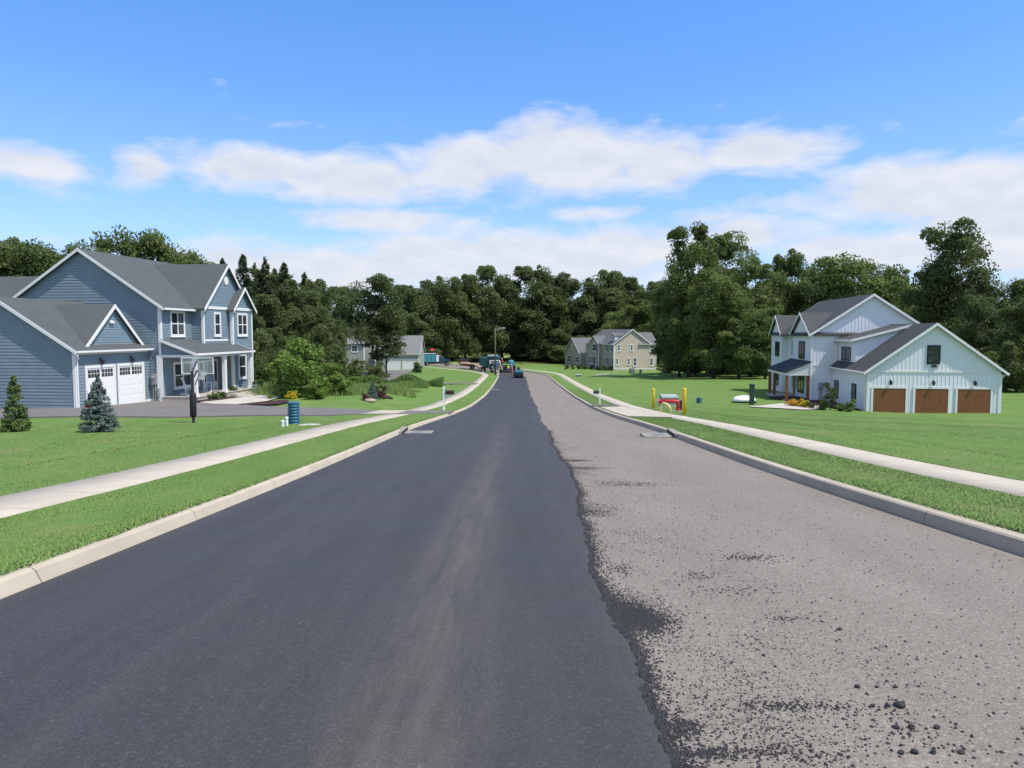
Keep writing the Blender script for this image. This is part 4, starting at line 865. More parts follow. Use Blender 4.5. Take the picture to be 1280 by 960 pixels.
make_kind('tall', (12, 13), 24, 6.0, .1, 90, 46000, .34, 'leaf_mid', .34, br=(.2, .36), shape=.75)
make_kind('lone', (41, 42), 20, 6.6, .34, 70, 32000, .35, 'leaf_dark', .3, br=(.2, .36), shape=.7)
make_kind('sparse', (43,), 9, 3.6, .30, 26, 4200, .34, 'leaf_dark', .14, br=(.2, .34), shape=.8)
make_kind('low', (15, 16, 17), 10, 4.8, .0, 34, 16000, .38, 'leaf_forest', .16, br=(.25, .42), shape=.7)
make_kind('bush', (18, 19), 4.4, 1.9, .0, 40, 12000, .17, 'leaf_light', .07, br=(.16, .3))
make_kind('olive', (20, 21), 4, 2.2, .0, 30, 7000, .2, 'leaf_olive', .06)
def conifer_mesh(name, seed, H, Rb, n, size, mat, tiers=14, z0=.08, power=1.0, droop=.25, ragged=.25):
    rs = np.random.RandomState(seed); P = []; N = []; nbr = tiers * 9; ts = np.sort(rs.uniform(0, 1, nbr) ** 1.25)
    wts = (1 - ts) ** power + .12; wts /= wts.sum()
    for t, wt in zip(ts, wts):
        L = (Rb * (1 - t) ** power + .03 * Rb) * (1 - ragged * rs.uniform(0, 1)); ang = rs.uniform(0, 6.28); k = max(8, int(n * wt)); s = rs.uniform(.05, 1, k) ** .7
        a = ang + rs.normal(0, 1, k) * (.07 + .2 * (1 - s)); r = L * s; zt = H * (z0 + (1 - z0) * t * .99); z = zt - droop * r + rs.normal(0, 1, k) * H * .012 + .06 * r * s
        P.append(np.stack([r * np.cos(a), r * np.sin(a), z], 1)); N.append(np.stack([np.cos(a) * .5, np.sin(a) * .5, np.full(k, .8)], 1) + rs.normal(0, .4, (k, 3)))
    P = np.concatenate(P); N = np.concatenate(N); P[:, 2] = np.maximum(P[:, 2], .02)
    return quads_mesh(name, leaf_quads(P, N, size, rs, .42, .5), len(P), mat)
def conifer_kind(key, seeds, H, Rb, n, size, leaf, tr, **kw):
    lst = []
    for sd in seeds:
        me = conifer_mesh('crown', sd, H, Rb, n, size, MAT[leaf], **kw); m = MB(); m.smooth = True; m.tube([(0, 0, -.2), (0, 0, H * .5), (0, 0, H * .97)], [tr, tr * .6, tr * .08], 8)
        t = bpy.data.meshes.new('trunk'); t.from_pydata(m.v, [], m.f); t.materials.append(MAT['trunk']); t.update(); lst.append((me, t))
    KIN[key] = (lst, H, Rb)
conifer_kind('pine', (31, 32), 22, 4.6, 26000, .42, 'leaf_pine', .28, tiers=22, power=.72, droop=.1, ragged=.55, z0=.06)
conifer_kind('bluespruce', (33,), 2.0, .72, 9000, .085, 'leaf_blue', .04, tiers=26, droop=.05, power=.85, ragged=.2, z0=.04)
conifer_kind('spruce', (34,), 2.0, .6, 9000, .08, 'leaf_spruce', .04, tiers=24, droop=.05, power=.62, ragged=.3, z0=.04)
cnt = {}
def plant(key, name, loc, H, Rw, label, cat='tree', group=None, rz=None, stretch=1.0):
    lst, H0, R0 = KIN[key]; i = cnt.get(key, 0); cnt[key] = i + 1; cm, tm = lst[i % len(lst)]
    r = empty(name, loc, rng.uniform(0, 6.28) if rz is None else rz, label, cat, group); r.scale = (Rw / R0, Rw / R0, H / H0)
    link('crown', cm, r); link('trunk', tm, r); return r
def tree(key, name, px, Y, top, wpx, label, group=None, **kw):
    p = atY(px, 400, Y); z = gz(p.x, Y) - .05; H = atY(px, top, Y).z - z; return plant(key, name, (p.x, Y, z), H / .985, wpx / FPX * Y / 2 / .93, label, 'tree', group, **kw)
T = 'broadleaf_tree'
# left side, above and beside the blue house
gA = 'trees showing above the roof of the blue house'
for k in ((8, 110, 304, 92, 'oakb'), (55, 113, 303, 92, 'oakb'), (98, 118, 306, 84, 'oakb'), (-40, 108, 300, 90, 'oakb'), (30, 125, 308, 90, 'oakb')): tree(k[4], T, *k[:4], 'mid green broadleaf tree rising behind the left roof slopes of the blue house', gA)
tree('oakb', T, 152, 100, 286, 88, 'tall rounded tree peaking above the main roof ridge of the blue house')
tree('oakb', T, 198, 102, 291, 78, 'tree with a lower domed top just right of the tallest one above the blue roof')
tree('oakb', T, 236, 106, 315, 70, 'smaller tree top showing over the right end of the blue roof ridge')
for k in ((306, 95, 321, 84), (333, 99, 326, 84), (357, 104, 331, 84), (381, 108, 344, 74), (280, 104, 326, 70), (320, 108, 333, 80), (345, 112, 338, 80)): tree('pine', 'pine_tree', *k, 'dark pointed pine in the row just right of the blue house', 'pines beside the blue house')
for k in ((322, 104, 342, 60), (348, 108, 345, 60), (392, 118, 352, 60), (335, 90, 372, 66), (372, 101, 356, 62), (402, 112, 362, 56), (427, 186, 362, 60), (312, 84, 388, 48), (390, 92, 384, 56)): tree('oak', T, *k, 'dark broadleaf tree in the wood between the blue house and the gray house', 'wood right of the blue house')
for k in ((345, 80, 412, 66), (398, 88, 408, 60), (320, 76, 420, 44), (412, 100, 418, 46), (500, 185, 420, 60), (422, 185, 415, 60), (455, 190, 400, 70)): tree('low', T, *k, 'low dark bushy tree filling the edge of the left wood', 'low growth along the left wood')
tree('lone', T, 472, 143, 347, 82, 'big dark oak standing in front of the gray house with its trunk in the lawn', rz=.4)
tree('sparse', T, 482, 140, 414, 58, 'small dark leafed tree hiding the middle of the gray house')
# tree line behind the street
gL = 'tree line behind the far end of the street'
line = ((508, 205, 360, 62), (533, 210, 355, 54), (558, 213, 349, 52), (582, 217, 347, 52), (612, 222, 335, 60), (641, 226, 351, 48), (672, 226, 336, 64), (703, 229, 347, 52), (730, 231, 352, 50), (757, 229, 342, 62), (786, 231, 348, 56), (812, 218, 362, 52), (834, 208, 354, 54), (852, 195, 362, 52))
for k in line: tree('oak', T, *k, 'tall dark broadleaf tree in the tree line behind the far end of the street', gL)
for k in ((520, 240, 372, 70), (570, 243, 364, 70), (627, 244, 362, 66), (690, 246, 362, 70), (745, 246, 366, 66), (800, 244, 370, 66), (490, 235, 380, 66), (655, 240, 380, 60)): tree('oak', T, *k, 'tall dark broadleaf tree in the tree line behind the far end of the street', gL)
for k in ((690, 222, 412, 50), (715, 218, 420, 46), (735, 222, 405, 52), (770, 224, 400, 50), (530, 206, 425, 46), (668, 224, 428, 36), (705, 214, 436, 36)): tree('low', T, *k, 'low dark bushy tree at the foot of the tree line beside the beige house', 'undergrowth of the far tree line')
tree('oakb', T, 800, 205, 382, 56, 'lighter olive green tree behind the right roof of the beige house')
tree('oakb', T, 775, 212, 388, 46, 'pale green tree peeping over the ridge of the beige house')
for k in ((835, 190, 440, 40), (818, 196, 436, 40), (850, 170, 446, 40), (880, 165, 445, 50), (915, 160, 442, 60), (955, 150, 440, 60), (562, 214, 438, 34), (598, 216, 440, 34), (520, 208, 430, 50), (652, 226, 436, 40), (870, 185, 425, 60), (990, 140, 440, 50), (845, 150, 448, 44), (862, 148, 440, 46), (884, 146, 436, 50), (900, 150, 438, 50), (922, 144, 436, 56), (940, 142, 440, 50), (965, 138, 438, 50), (905, 175, 420, 70), (940, 170, 420, 70), (975, 165, 420, 70), (835, 175, 425, 60)): tree('low', T, *k, 'low dark bushes behind the trunks right of the beige house', 'bushes behind the right hand trees')
# right group on the lawn
tree('tall', T, 862, 122, 281, 74, 'tallest tree right of the beige house with a broken leafy top')
tree('tall', T, 912, 129, 290, 72, 'second tallest tree with a notched crown left of the white farmhouse')
gR = 'trees grouped on the lawn between the beige and the white house'
for k in ((893, 114, 338, 72, 'tall'), (940, 120, 322, 66, 'tall'), (968, 133, 342, 56, 'oakb'), (838, 138, 352, 48, 'oakb'), (850, 124, 362, 50, 'tall'), (925, 112, 372, 58, 'tall'), (985, 140, 318, 62, 'oakb'), (958, 112, 385, 48, 'tall'), (870, 130, 348, 56, 'oak'), (905, 138, 342, 60, 'oak')): tree(k[4], T, *k[:4], 'tall leafy tree in the clump on the lawn left of the white farmhouse', gR)
tree('oakb', T, 1062, 122, 319, 110, 'broad rounded green tree directly behind the main roof of the white farmhouse')
for k in ((1112, 126, 334, 76), (1022, 130, 332, 66), (1000, 126, 352, 56), (1150, 132, 352, 60), (1080, 132, 345, 70)): tree('oakb', T, *k, 'green broadleaf tree in the row behind the white farmhouse', 'trees behind the white farmhouse')
tree('dark', T, 1196, 104, 283, 98, 'tall dark tree with ragged crown behind the garage of the white farmhouse', rz=2.0)
for k in ((1245, 98, 353, 72, 'dark'), (1288, 94, 348, 70, 'oakb'), (1225, 92, 372, 62, 'dark'), (1168, 112, 366, 60, 'dark'), (1330, 96, 350, 80, 'oakb'), (1275, 86, 380, 60, 'oak'), (1390, 90, 340, 90, 'oakb'), (1200, 100, 400, 70, 'oak')): tree(k[4], T, *k[:4], 'dark broadleaf tree in the wood at the right edge of the scene', 'wood at the right edge')
for k in ((1245, 84, 440, 46), (1275, 82, 432, 50), (1310, 82, 440, 50), (1262, 88, 446, 50), (1225, 90, 438, 50)): tree('low', T, *k, 'low bushy growth at the lawn edge right of the white garage', 'bushes right of the white garage')
# far wood as a mass
def far_wood():
    rs = np.random.RandomState(5); n = 60000; x = rs.uniform(-330, 330, n); y = rs.uniform(268, 300, n) + 34; y = np.where(np.abs(x) > 110, y - 120 * np.clip((np.abs(x) - 110) / 80, 0, 1), y)
    top = 13 + 4 * np.sin(x * .11) + 3 * np.sin(x * .31 + 1); z = gzv(x, y) + top * rs.uniform(0, 1, n) ** .8
    P = np.stack([x, y, z], 1); N = np.stack([rs.normal(0, .5, n), -np.ones(n), np.full(n, .7)], 1)
    return link('woodland', quads_mesh('woodland', leaf_quads(P, N, 1.5, rs), n, MAT['leaf_forest']), label='dark mass of distant woodland behind the tree line', cat='woodland', kind='stuff')
def gzv(x, y): return G(np.asarray(x), np.asarray(y))
far_wood()
# front-garden plants
p = hit(20, 540); plant('spruce', 'spruce_tree', p, atY(20, 469, p.y).z - p.z, .5, 'small bright green cone shaped evergreen at the left edge of the lawn', 'tree')
p = hit(124, 540); plant('bluespruce', 'spruce_tree', p, atY(124, 468, p.y).z - p.z, .66, 'small silvery blue spruce on the lawn in front of the garage doors', 'tree')
p = hit(466, 500); p2 = p.copy()
plant('bluespruce', 'spruce_tree', p, atY(466, 475, p.y).z - p.z, .48, 'dwarf blue spruce among maroon shrubs in the meadow bed', 'tree')
def bush_mesh(seed, R, n, size, leaf, zs=.8, lumps=10):
    me, _ = crown_mesh('foliage', seed, R * 1.7 * zs, R, -.1, lumps, n, size, MAT[leaf], br=(.35, .55)); return me
def stems(R, n=7, h=.5):
    m = MB()
    for i in range(n): a = rng.uniform(0, 6.28); r = R * rng.uniform(.1, .6); m.tube([(0, 0, -.05), (r * math.cos(a) * .5, r * math.sin(a) * .5, h * .55), (r * math.cos(a), r * math.sin(a), h)], [.02, .014, .006], 5)
    return m
def shrub(loc, R, leaf, n, size, label, zs=.8, lumps=10, name='shrub', cat='shrub', group=None):
    r = empty(name, loc, rng.uniform(0, 6), label, cat, group); link('foliage', bush_mesh(rng.randint(1, 999), R, n, size, leaf, zs, lumps), r); stems(R, 7, R * zs).build('stem', MAT['trunk'], r); return r
for px, py, Rb, zs in ((472.5, 499, .42, 1.9), (478.5, 499, .4, 1.6)): shrub(hit(px, py), Rb, 'leaf_maroon', 2200, .07, 'maroon leaved barberry bush behind the dwarf blue spruce', zs, 8, 'barberry_bush', 'shrub', 'maroon bushes by the dwarf spruce')
shrub(hit(457, 501), .4, 'leaf_maroon', 1200, .06, 'low reddish brown shrub at the left foot of the dwarf spruce', .8)
m = MB(); m.smooth = True; m.blob((0, 0, .12), (.42, .25, .16), 12, 7, .12); m.build('boulder', MAT['rock'], None, 'tan boulder lying in front of the dwarf blue spruce', 'rock', loc=hit(463, 503))
b = hit(362, 493); plant('bush', 'sapling_tree', b, atY(362, 437, b.y).z - b.z, 2.1, 'broad light green bush standing behind the yellow shrub', 'shrub')
b = hit(376, 497); plant('bush', 'sapling_tree', b, atY(378, 423, b.y).z - b.z, 2.1, 'bright light green leafy sapling in front of the wood', 'tree')
b = hit(408, 492); plant('bush', 'sapling_tree', b, atY(408, 453, b.y).z - b.z, 1.9, 'low bright green bush spreading right of the leafy sapling', 'shrub')
b = hit(345, 474); plant('bush', 'sapling_tree', b, atY(345, 426, b.y).z - b.z, 1.9, 'grayish green tall bush left of the bright sapling', 'shrub')
for px, py, top, w, lb in ((352, 487, 462, 40, 'wild leafy bush behind the yellow shrub'), (396, 499, 478, 34, 'low wild green bush at the foot of the leafy sapling'), (423, 494, 468, 40, 'wild green bush at the left side of the meadow'), (330, 482, 456, 30, 'green bush behind the tall dark planter'), (443, 486, 470, 34, 'low green bush in the middle of the meadow'), (385, 486, 455, 40, 'green bush between the leafy sapling and the meadow')):
    b = hit(px, py); plant('bush', 'wild_bush', b, atY(px, top, b.y).z - b.z, w / FPX * b.y / 2, lb, 'shrub')
for px, py, top, w in ((425, 478, 447, 34), (446, 478, 448, 32), (470, 480, 452, 30), (390, 478, 448, 36)):
    b = hit(px, py); plant('olive', 'olive_bush', b, atY(px, top, b.y).z - b.z, w / FPX * b.y / 2, 'olive green wild bush at the back of the meadow', 'shrub', 'olive bushes at the back of the meadow')
b = hit(486, 462); shrub(hit(522, 466), 1.3, 'leaf_shrub', 1800, .22, 'dark round bush at the right corner of the gray house', 1.0)
shrub(hit(365, 499), .5, 'leaf_yellow', 2600, .07, 'mounded bright yellow shrub in the bed beside the porch walk', .62)
def grass_clump(loc, h, n, label, leaf='leaf_grassy'):
    rs = np.random.RandomState(rng.randint(1, 9999)); V = []
    for i in range(n):
        a = rs.uniform(0, 6.28); lean = rs.uniform(.1, .75); L = h * rs.uniform(.7, 1.15); c, s = math.cos(a), math.sin(a); r0 = rs.uniform(0, .12); w = .012
        p0 = np.array([c * r0, s * r0, 0]); p1 = p0 + np.array([c * lean * L * .4, s * lean * L * .4, L * .65]); p2 = p0 + np.array([c * lean * L, s * lean * L, L * (1 - .35 * lean)]); q = np.array([-s * w, c * w, 0])
        V += [p0 - q, p0 + q, p1 + q * .8, p1 - q * .8, p1 - q * .8, p1 + q * .8, p2 + q * .1, p2 - q * .1]
    r = empty('grass_clump', loc, 0, label, 'grass clump'); link('foliage', quads_mesh('foliage', np.array(V), n * 2, MAT[leaf]), r); return r
grass_clump(hit(350, 497), .85, 700, 'tuft of fine ornamental grass left of the yellow shrub')
grass_clump(hit(338, 500), .4, 260, 'low pale tuft of grass at the corner of the walk bed')
for px, py, Rb in ((266, 500.5, .42), (277, 499, .36), (289, 496.5, .55)): shrub(hit(px, py), Rb, 'leaf_shrub', 2200, .07, 'rounded green shrub planted in front of the porch', .8, 9, 'shrub', 'shrub', 'green shrubs in front of the porch')
# white-house planting bed
for px, py, Rb in ((989, 508, .55), (997, 509, .6), (1005, 510, .5)): shrub(hit(px, py), Rb, 'leaf_orange' if px != 1005 else 'leaf_yellow', 1800, .09, 'yellow orange flowering plants in the bed by the farmhouse porch', .62, 9, 'flower_bush', 'flowers', 'yellow flowers by the farmhouse porch')
shrub(hit(1014, 511), .5, 'leaf_dark', 1200, .09, 'low dark shrub between the yellow flowers and the round shrub', .7)
shrub(hit(1029, 512), .52, 'leaf_shrub', 2200, .08, 'clipped round green shrub below the meter box of the farmhouse', .9)
shrub(hit(1051, 514), .5, 'leaf_shrub', 1800, .08, 'low green shrub under the left garage window', .7)
shrub(hit(1063, 515), .5, 'leaf_light', 2000, .09, 'yellow green leafy shrub nearest the white garage corner', 1.2)
r = empty('ornamental_tree', hit(1038, 513), .5, 'small dark purple leaved ornamental tree against the white garage wall', 'tree'); me, tips = crown_mesh('crown', 77, 2.0, .75, .3, 12, 1500, .13, MAT['leaf_dark'], br=(.3, .45)); link('crown', me, r); trunk_mesh('t', 3, 2.0, .04, tips, None, 6).build('trunk', MAT['trunk'], r)
# mown lawn blades near the camera and meadow growth
def blades(name, X, Y, h, w, mat, rs, base=0.0, lean=.5, **kw):
    n = len(X); Z = G(X, Y) + base; a = rs.uniform(0, 6.28, n); H = h * rs.uniform(.5, 1.25, n); l = H * lean * rs.uniform(.2, 1.3, n); b = rs.uniform(0, 6.28, n)
    q = np.stack([np.cos(a), np.sin(a), np.zeros(n)], 1) * (np.asarray(w) * np.ones(n))[:, None] * .5; P = np.stack([X, Y, Z - .01], 1); tip = P + np.stack([np.cos(b) * l, np.sin(b) * l, H], 1)
    V = np.stack([P - q, P + q, tip], 1).reshape(-1, 3); return link(name, quads_mesh(name, V, n, mat, 3), **kw)
def lawn_points(n, rs, x0, x1, y0, y1, u0, u1, bias=2.0):
    Y = y0 + (y1 - y0) * rs.uniform(0, 1, n) ** bias; U = rs.uniform(u0, u1, n); return np.interp(Y, PATH[:, 1][:i_of(130)], PATH[:, 0][:i_of(130)]) + U, Y
rs = np.random.RandomState(3); XS = []; YS = []; BS = []
for n, y0, y1, u0, u1, bi, ba in ((150000, 5, 34, -6.53, -4.69, 1.7, .035), (60000, 34, 80, -6.53, -4.69, 1.5, .035), (130000, 6, 36, 4.71, 6.53, 1.7, .035), (50000, 36, 90, 4.71, 6.53, 1.4, .035), (190000, 8, 34, -20, -7.73, 1.3, .0), (190000, 9, 40, 7.73, 24, 1.3, .0), (9000, 9, 34, -8.5, -7.70, 1.3, .04), (9000, 9, 40, 7.70, 8.5, 1.3, .04), (90000, 40, 62, 7.7, 28, 1.2, .0)):
    x, y = lawn_points(n, rs, 0, 0, y0, y1, u0, u1, bi); XS.append(x); YS.append(y); BS.append(np.full(n, ba))
XS = np.concatenate(XS); YS = np.concatenate(YS); BS = np.concatenate(BS)
def in_poly(X, Y, poly):
    c = np.zeros(len(X), bool); N = len(poly)
    for i in range(N):
        (x0, y0), (x1, y1) = poly[i], poly[(i + 1) % N]
        if y0 != y1: c ^= ((y0 > Y) != (y1 > Y)) & (X < (x1 - x0) * (Y - y0) / (y1 - y0) + x0)
    return c
hard = [[(-3.75, 40.9), (-5.4, 40.0), (-8, 39.2), (-12, 37.4), (-18, 35.2), (-24, 33.9), (-60, 33.4), (-60, 42.2), (-12, 45.2), (-5.4, 44.6), (-3.75, 44.2)], [(5.9, 36.2), (7.6, 35.0), (7.85, 52.6), (6.35, 51.2)], [(5.95, 54.0), (7.9, 53.4), (7.9, 56.0), (6.05, 56.2)]]
ok = np.ones(len(XS), bool)
for h_ in hard: ok &= ~in_poly(XS, YS, h_)
XS, YS, BS = XS[ok], YS[ok], BS[ok]
ci = 1 + .35 * np.sin(XS * 2.3 + np.sin(YS * 1.7)) * np.sin(YS * 2.9)
UB = np.abs(path_u(XS, YS)); BS = np.where(UB > 7.6, np.maximum(0, np.interp(UB, [7.7, 8, 9, 10.2, 10.5], [.045, .05, .035, .02, 0])), BS)
keep = rs.uniform(0, 1, len(XS)) < np.clip((20.5 - np.where(XS < 0, UB, UB - 4)) / 7, 0, 1) * np.clip((np.where(XS < 0, 40, 66) - YS) / 16 + (UB < 7) * 2, 0, 1); XS, YS, BS, ci = XS[keep], YS[keep], BS[keep], ci[keep]
blades('mown_grass', XS, YS, .026 * (.7 + .3 * ci), .009 + .0003 * YS, MAT['grass_blade'], rs, BS, .9, label='short mown green grass growing on the verges and lawns', cat='grass', kind='stuff')
n = 60000; X = rs.uniform(-24, -5.5, n); Y = rs.uniform(54, 92, n); k = (X < -9.5 - .06 * (Y - 60) - np.clip((60 - Y), 0, 9) * .8 + 1.4 * np.sin(Y * .6)) & (np.sin(X * .7) * np.sin(Y * .5) + rs.uniform(-.7, .9, n) > -.1); X, Y = X[k], Y[k]
blades('meadow_grass', X, Y, .55 + .35 * np.sin(X * .45) * np.sin(Y * .31), .06, MAT['leaf_grassy'], rs, 0, .5, label='tall unmown meadow grass and weeds between the blue and gray houses', cat='meadow', kind='stuff')
n = 16000; X = rs.uniform(-21, -9, n); Y = 96 + rs.normal(0, 1.6, n) + X * .12; P = np.stack([X, Y, G(X, Y) + rs.uniform(0, .95, n) * (1 + .4 * np.sin(X * 1.3))], 1); N_ = rs.normal(0, .5, (n, 3)) + np.array([0, -.4, .8])
link('tall_weeds', quads_mesh('tall_weeds', leaf_quads(P, N_, .22, rs), n, MAT['leaf_shrub']), label='band of dark green tall weeds across the lawn before the gray house', cat='weeds', kind='stuff')
# ------------------------------------------------------------------ street furniture and yard things
def mailbox(loc, rz, s, label):
    r = empty('mailbox', loc, rz, label, 'mailbox', None); r.scale = (s, s, s)
    m = MB(); m.cbox(-.055, .055, -.055, .055, -.3, 1.38, .006); m.cbox(-.075, .075, -.075, .075, 1.381, 1.41, .006); m.loft([[(-.06, -.06, 1.41), (.06, -.06, 1.41), (.06, .06, 1.41), (-.06, .06, 1.41)], [(-.008, -.008, 1.5), (.008, -.008, 1.5), (.008, .008, 1.5), (-.008, .008, 1.5)]])
    m.cbox(.056, .62, -.045, .045, .93, 1.01, .006); m.tube([(.05, 0, .68), (.35, 0, .93)], .03, 6); m.cbox(-.08, .08, -.08, .08, -.05, .16, .01); m.build('post', MAT['white_plastic'], r)
    b = MB(); sec = [(-.11, 1.02), (.11, 1.02), (.11, 1.15)] + [(.11 * math.cos(a), 1.15 + .11 * math.sin(a)) for a in [R(q) for q in (25, 50, 75, 90, 105, 130, 155)]] + [(-.11, 1.15)]
    b.prism(sec, lambda y, z, d: (d, y, z), .1, .62); bx = b.build('box', MAT['black'], r)
    d = MB(); d.prism([(y * .94, 1.14 + (z - 1.14) * .94) for y, z in sec], lambda y, z, q: (q, y, z), .621, .64); d.box(.64, .665, -.02, .02, 1.2, 1.23); d.build('door', MAT['dark_metal'], bx)
    f = MB(); f.box(.38, .4, -.125, -.112, 1.1, 1.3); f.box(.4, .46, -.125, -.112, 1.24, 1.3); f.build('flag', MAT['red_paint'], bx); return r
mailbox((-4.28, 46.3, gz(-4.28, 46.3) + .03), 0, 1, 'black mailbox on a white post at the end of the blue house driveway')
mailbox((6.95, 58.3, gz(6.95, 58.3) + .03), math.pi, .82, 'black mailbox on a short white post on the right hand verge')
p = hit(604, 470.3); mailbox(p, math.pi, .8, 'distant white mailbox post beside the far left sidewalk')
# louvred teal vents
def vent(loc, R_, h, n, label, rz=0):
    r = empty('vent_pedestal', loc, rz, label, 'utility vent'); m = MB(); m.lathe([(R_ * .8, -.1), (R_ * .8, h - .03)], (0, 0, 0), 20); m.build('core', MAT['dark_metal'], r)
    l = MB(); l.smooth = False; st = h / n
    for i in range(n): z = i * st; l.lathe([(R_ * .82, z + st * .95), (R_ * .97, z + st * .55), (R_, z + st * .1), (R_ * .95, z + st * .08), (R_ * .9, z + st * .5), (R_ * .8, z + st * .85)], (0, 0, 0), 24)
    l.build('louvre', MAT['teal_plastic'], r); c = MB(); c.lathe([(R_ * 1.0, h), (R_ * 1.02, h + .04), (R_ * .8, h + .07), (.01, h + .08)], (0, 0, 0), 24); c.build('cap', MAT['teal_plastic'], r); return r
p = hit(367.5, 531); vent(p, .235, .82, 7, 'blue green louvred cylindrical vent on the left lawn by the sidewalk')
p = hit(874, 504); vent(p, .25, .4, 3, 'short teal louvred vent sitting low in the right lawn')
for i, (px, py, h, lb) in enumerate(((353.5, 535, .2, 'short white plastic pipe stub left of the blue green vent'), (358.5, 534, .3, 'taller white plastic pipe stub touching the blue green vent'))):
    m = MB(); m.smooth = False; m.lathe([(.055, -.1), (.055, h), (.066, h + .001), (.066, h + .06), (.05, h + .07), (.005, h + .072)], (0, 0, 0), 14); m.build('pipe_stub', MAT['white_plastic'], None, lb, 'pipe', loc=hit(px, py))
m = MB(); m.lathe([(.42, -.05), (.42, .035), (.4, .05), (.08, .055), (.07, .075), (.005, .076)], (0, 0, 0), 28); m.build('concrete_lid', MAT['slab_concrete'], None, 'round flat concrete lid in the grass right of the blue green vent', 'lid', loc=hit(387, 533))
# bollards, fire pipe, hose outlet, transformer
def bollard(loc, h, label):
    r = empty('bollard', loc, 0, label, 'bollard', 'yellow bollards'); m = MB(); m.smooth = True; m.lathe([(.105, -.2), (.105, h - .06), (.095, h - .02), (.05, h + .01), (.005, h + .015)], (0, 0, 0), 20); m.build('sleeve', MAT['yellow_paint'], r)
    q = MB(); q.lathe([(.107, h - .3), (.107, h - .26)], (0, 0, 0), 20); q.build('band', MAT['pale_yellow_paint'], r); return r
p1 = hit(816.5, 511); bollard(p1, atY(816, 485.5, p1.y).z - p1.z, 'yellow bollard on the left end of the red fire pipe'); p2 = hit(855, 519.5); bollard(p2, atY(855, 485, p2.y).z - p2.z, 'nearer taller looking yellow bollard right of the red fire pipe')
def fire_pipe():
    a = p1.lerp(p2, .40); Y = a.y; L = atY(823, 501.5, Y); Rr = atY(847.5, 501.5, Y); gL, gRt = gz(L.x, L.y), gz(Rr.x, Rr.y)
    r = empty('fire_pipe', (Rr.x, Rr.y, gRt), 0, 'red horizontal fire hydrant pipe with an elbow and capped end between the yellow bollards', 'hydrant')
    o = Vector((Rr.x, Rr.y, gRt)); A = Vector(L) - o; B = Vector(Rr) - o; hz = B.z; A.z = hz
    m = MB(); m.smooth = True; m.tube([(B.x, B.y, -.2), (B.x, B.y, hz - .07), (B.x - .02, B.y, hz - .02), (B.x - .07, B.y, hz), tuple(A)], .105, 14); m.build('pipe', MAT['red_paint'], r)
    f = MB(); d = (A - B).normalized(); f.tube([A - d * .1, A - d * .02], .15, 14); f.tube([(B.x, B.y, .12), (B.x, B.y, .17)], .15, 14); f.build('flange', MAT['red_paint'], r)
    c = MB(); c.tube([A, A + d * .1], .09, 12); c.build('cap', MAT['gray_metal'], r)
    k = MB(); k.cbox(B.x - .35, B.x + .3, B.y - .3, B.y + .3, -.1, .05, .01); k.build('footing', MAT['slab_concrete'], r)
    b = MB(); b.cbox(B.x + .13, B.x + .33, B.y - .02, B.y + .16, -.1, hz + .05, .01); b.build('valve_box', MAT['dark_metal'], r)
fire_pipe()
p = hit(832.5, 516.5); r = empty('vent_pipe', p, 0, 'short curved pale yellow pipe bending to the ground before the red fire pipe', 'pipe'); m = MB(); m.smooth = True; w = .23
m.tube([(-w * 1.05, .15, -.1), (-w * 1.05, .15, .5), (-w * .7, .12, .58), (0, .05, .55), (w * .7, -.03, .44), (w * 1.0, -.1, .25), (w * 1.08, -.1, -.1)], .055, 10); m.build('pipe', MAT['pale_yellow_paint'], r)
p = hit(836, 507.5); s = p.y / 55; r = empty('transformer_box', p, R(3), 'gray green utility transformer box behind the red fire pipe', 'utility box'); m = MB(); m.cbox(-.6, .6, -.4, .4, .0, .62, .02); m.build('cabinet', MAT['green_box'], r); m = MB(); m.loft([[(-.64, -.45, .62), (.64, -.45, .62), (.64, .44, .62), (-.64, .44, .62)], [(-.62, -.43, .74), (.62, -.43, .74), (.6, .4, .86), (-.6, .4, .86)]]); m.build('lid', MAT['pale_box'], r); m = MB(); m.cbox(-.72, .72, -.52, .52, -.15, .06, .01); m.build('pad', MAT['slab_concrete'], r)
p = hit(939.5, 506); r = empty('utility_post', p, 0, 'thick dark green post with a flat cap on the right lawn before the farmhouse', 'post'); h = atY(939, 480, p.y).z - p.z; m = MB(); m.cbox(-.17, .17, -.17, .17, -.2, h - .08, .02); m.build('column', MAT['dark_green'], r); m = MB(); m.cbox(-.22, .22, -.22, .22, h - .079, h, .02); m.build('cap', MAT['dark_green'], r)
p = hit(934.5, 504.5); w = 30 / FPX * (p.y + 1) / 2; r = empty('upturned_boat', p + Vector((0, 1.0, 0)), R(4), 'white upturned small boat lying behind the dark green post', 'boat'); m = MB(); m.smooth = True
rings = []
for i in range(11): t = -1 + 2 * i / 10; q = max(.02, (1 - abs(t) ** 2.6)) ** .6; rings.append([(t * w, .62 * q * math.cos(a), .12 + .50 * (.25 + .75 * q) * max(0, math.sin(a)) ** .8) for a in [math.pi * k / 10 for k in range(11)]])
m.loft(rings); m.build('hull', MAT['white_plastic'], r); m = MB(); m.box(-w * .9, w * .9, -.48, .48, .0, .119); m.build('hull_shadow', MAT['dark_metal'], r); m = MB(); m.tube([(-w * .9, 0, .5), (0, 0, .66), (w * .9, 0, .5)], .025, 6); m.build('keel', MAT['pale_gray'], r)  # dark slab under the hull stands in for its shadow
p = hit(723.5, 471); r = empty('utility_box', p, 0, 'low gray utility box on the lawn near the beige house', 'utility box'); m = MB(); m.cbox(-.5, .5, -.4, .4, -.05, .35, .02); m.build('cabinet', MAT['green_box'], r); m = MB(); m.cbox(-.54, .54, -.44, .44, .351, .42, .02); m.build('lid', MAT['pale_gray'], r)
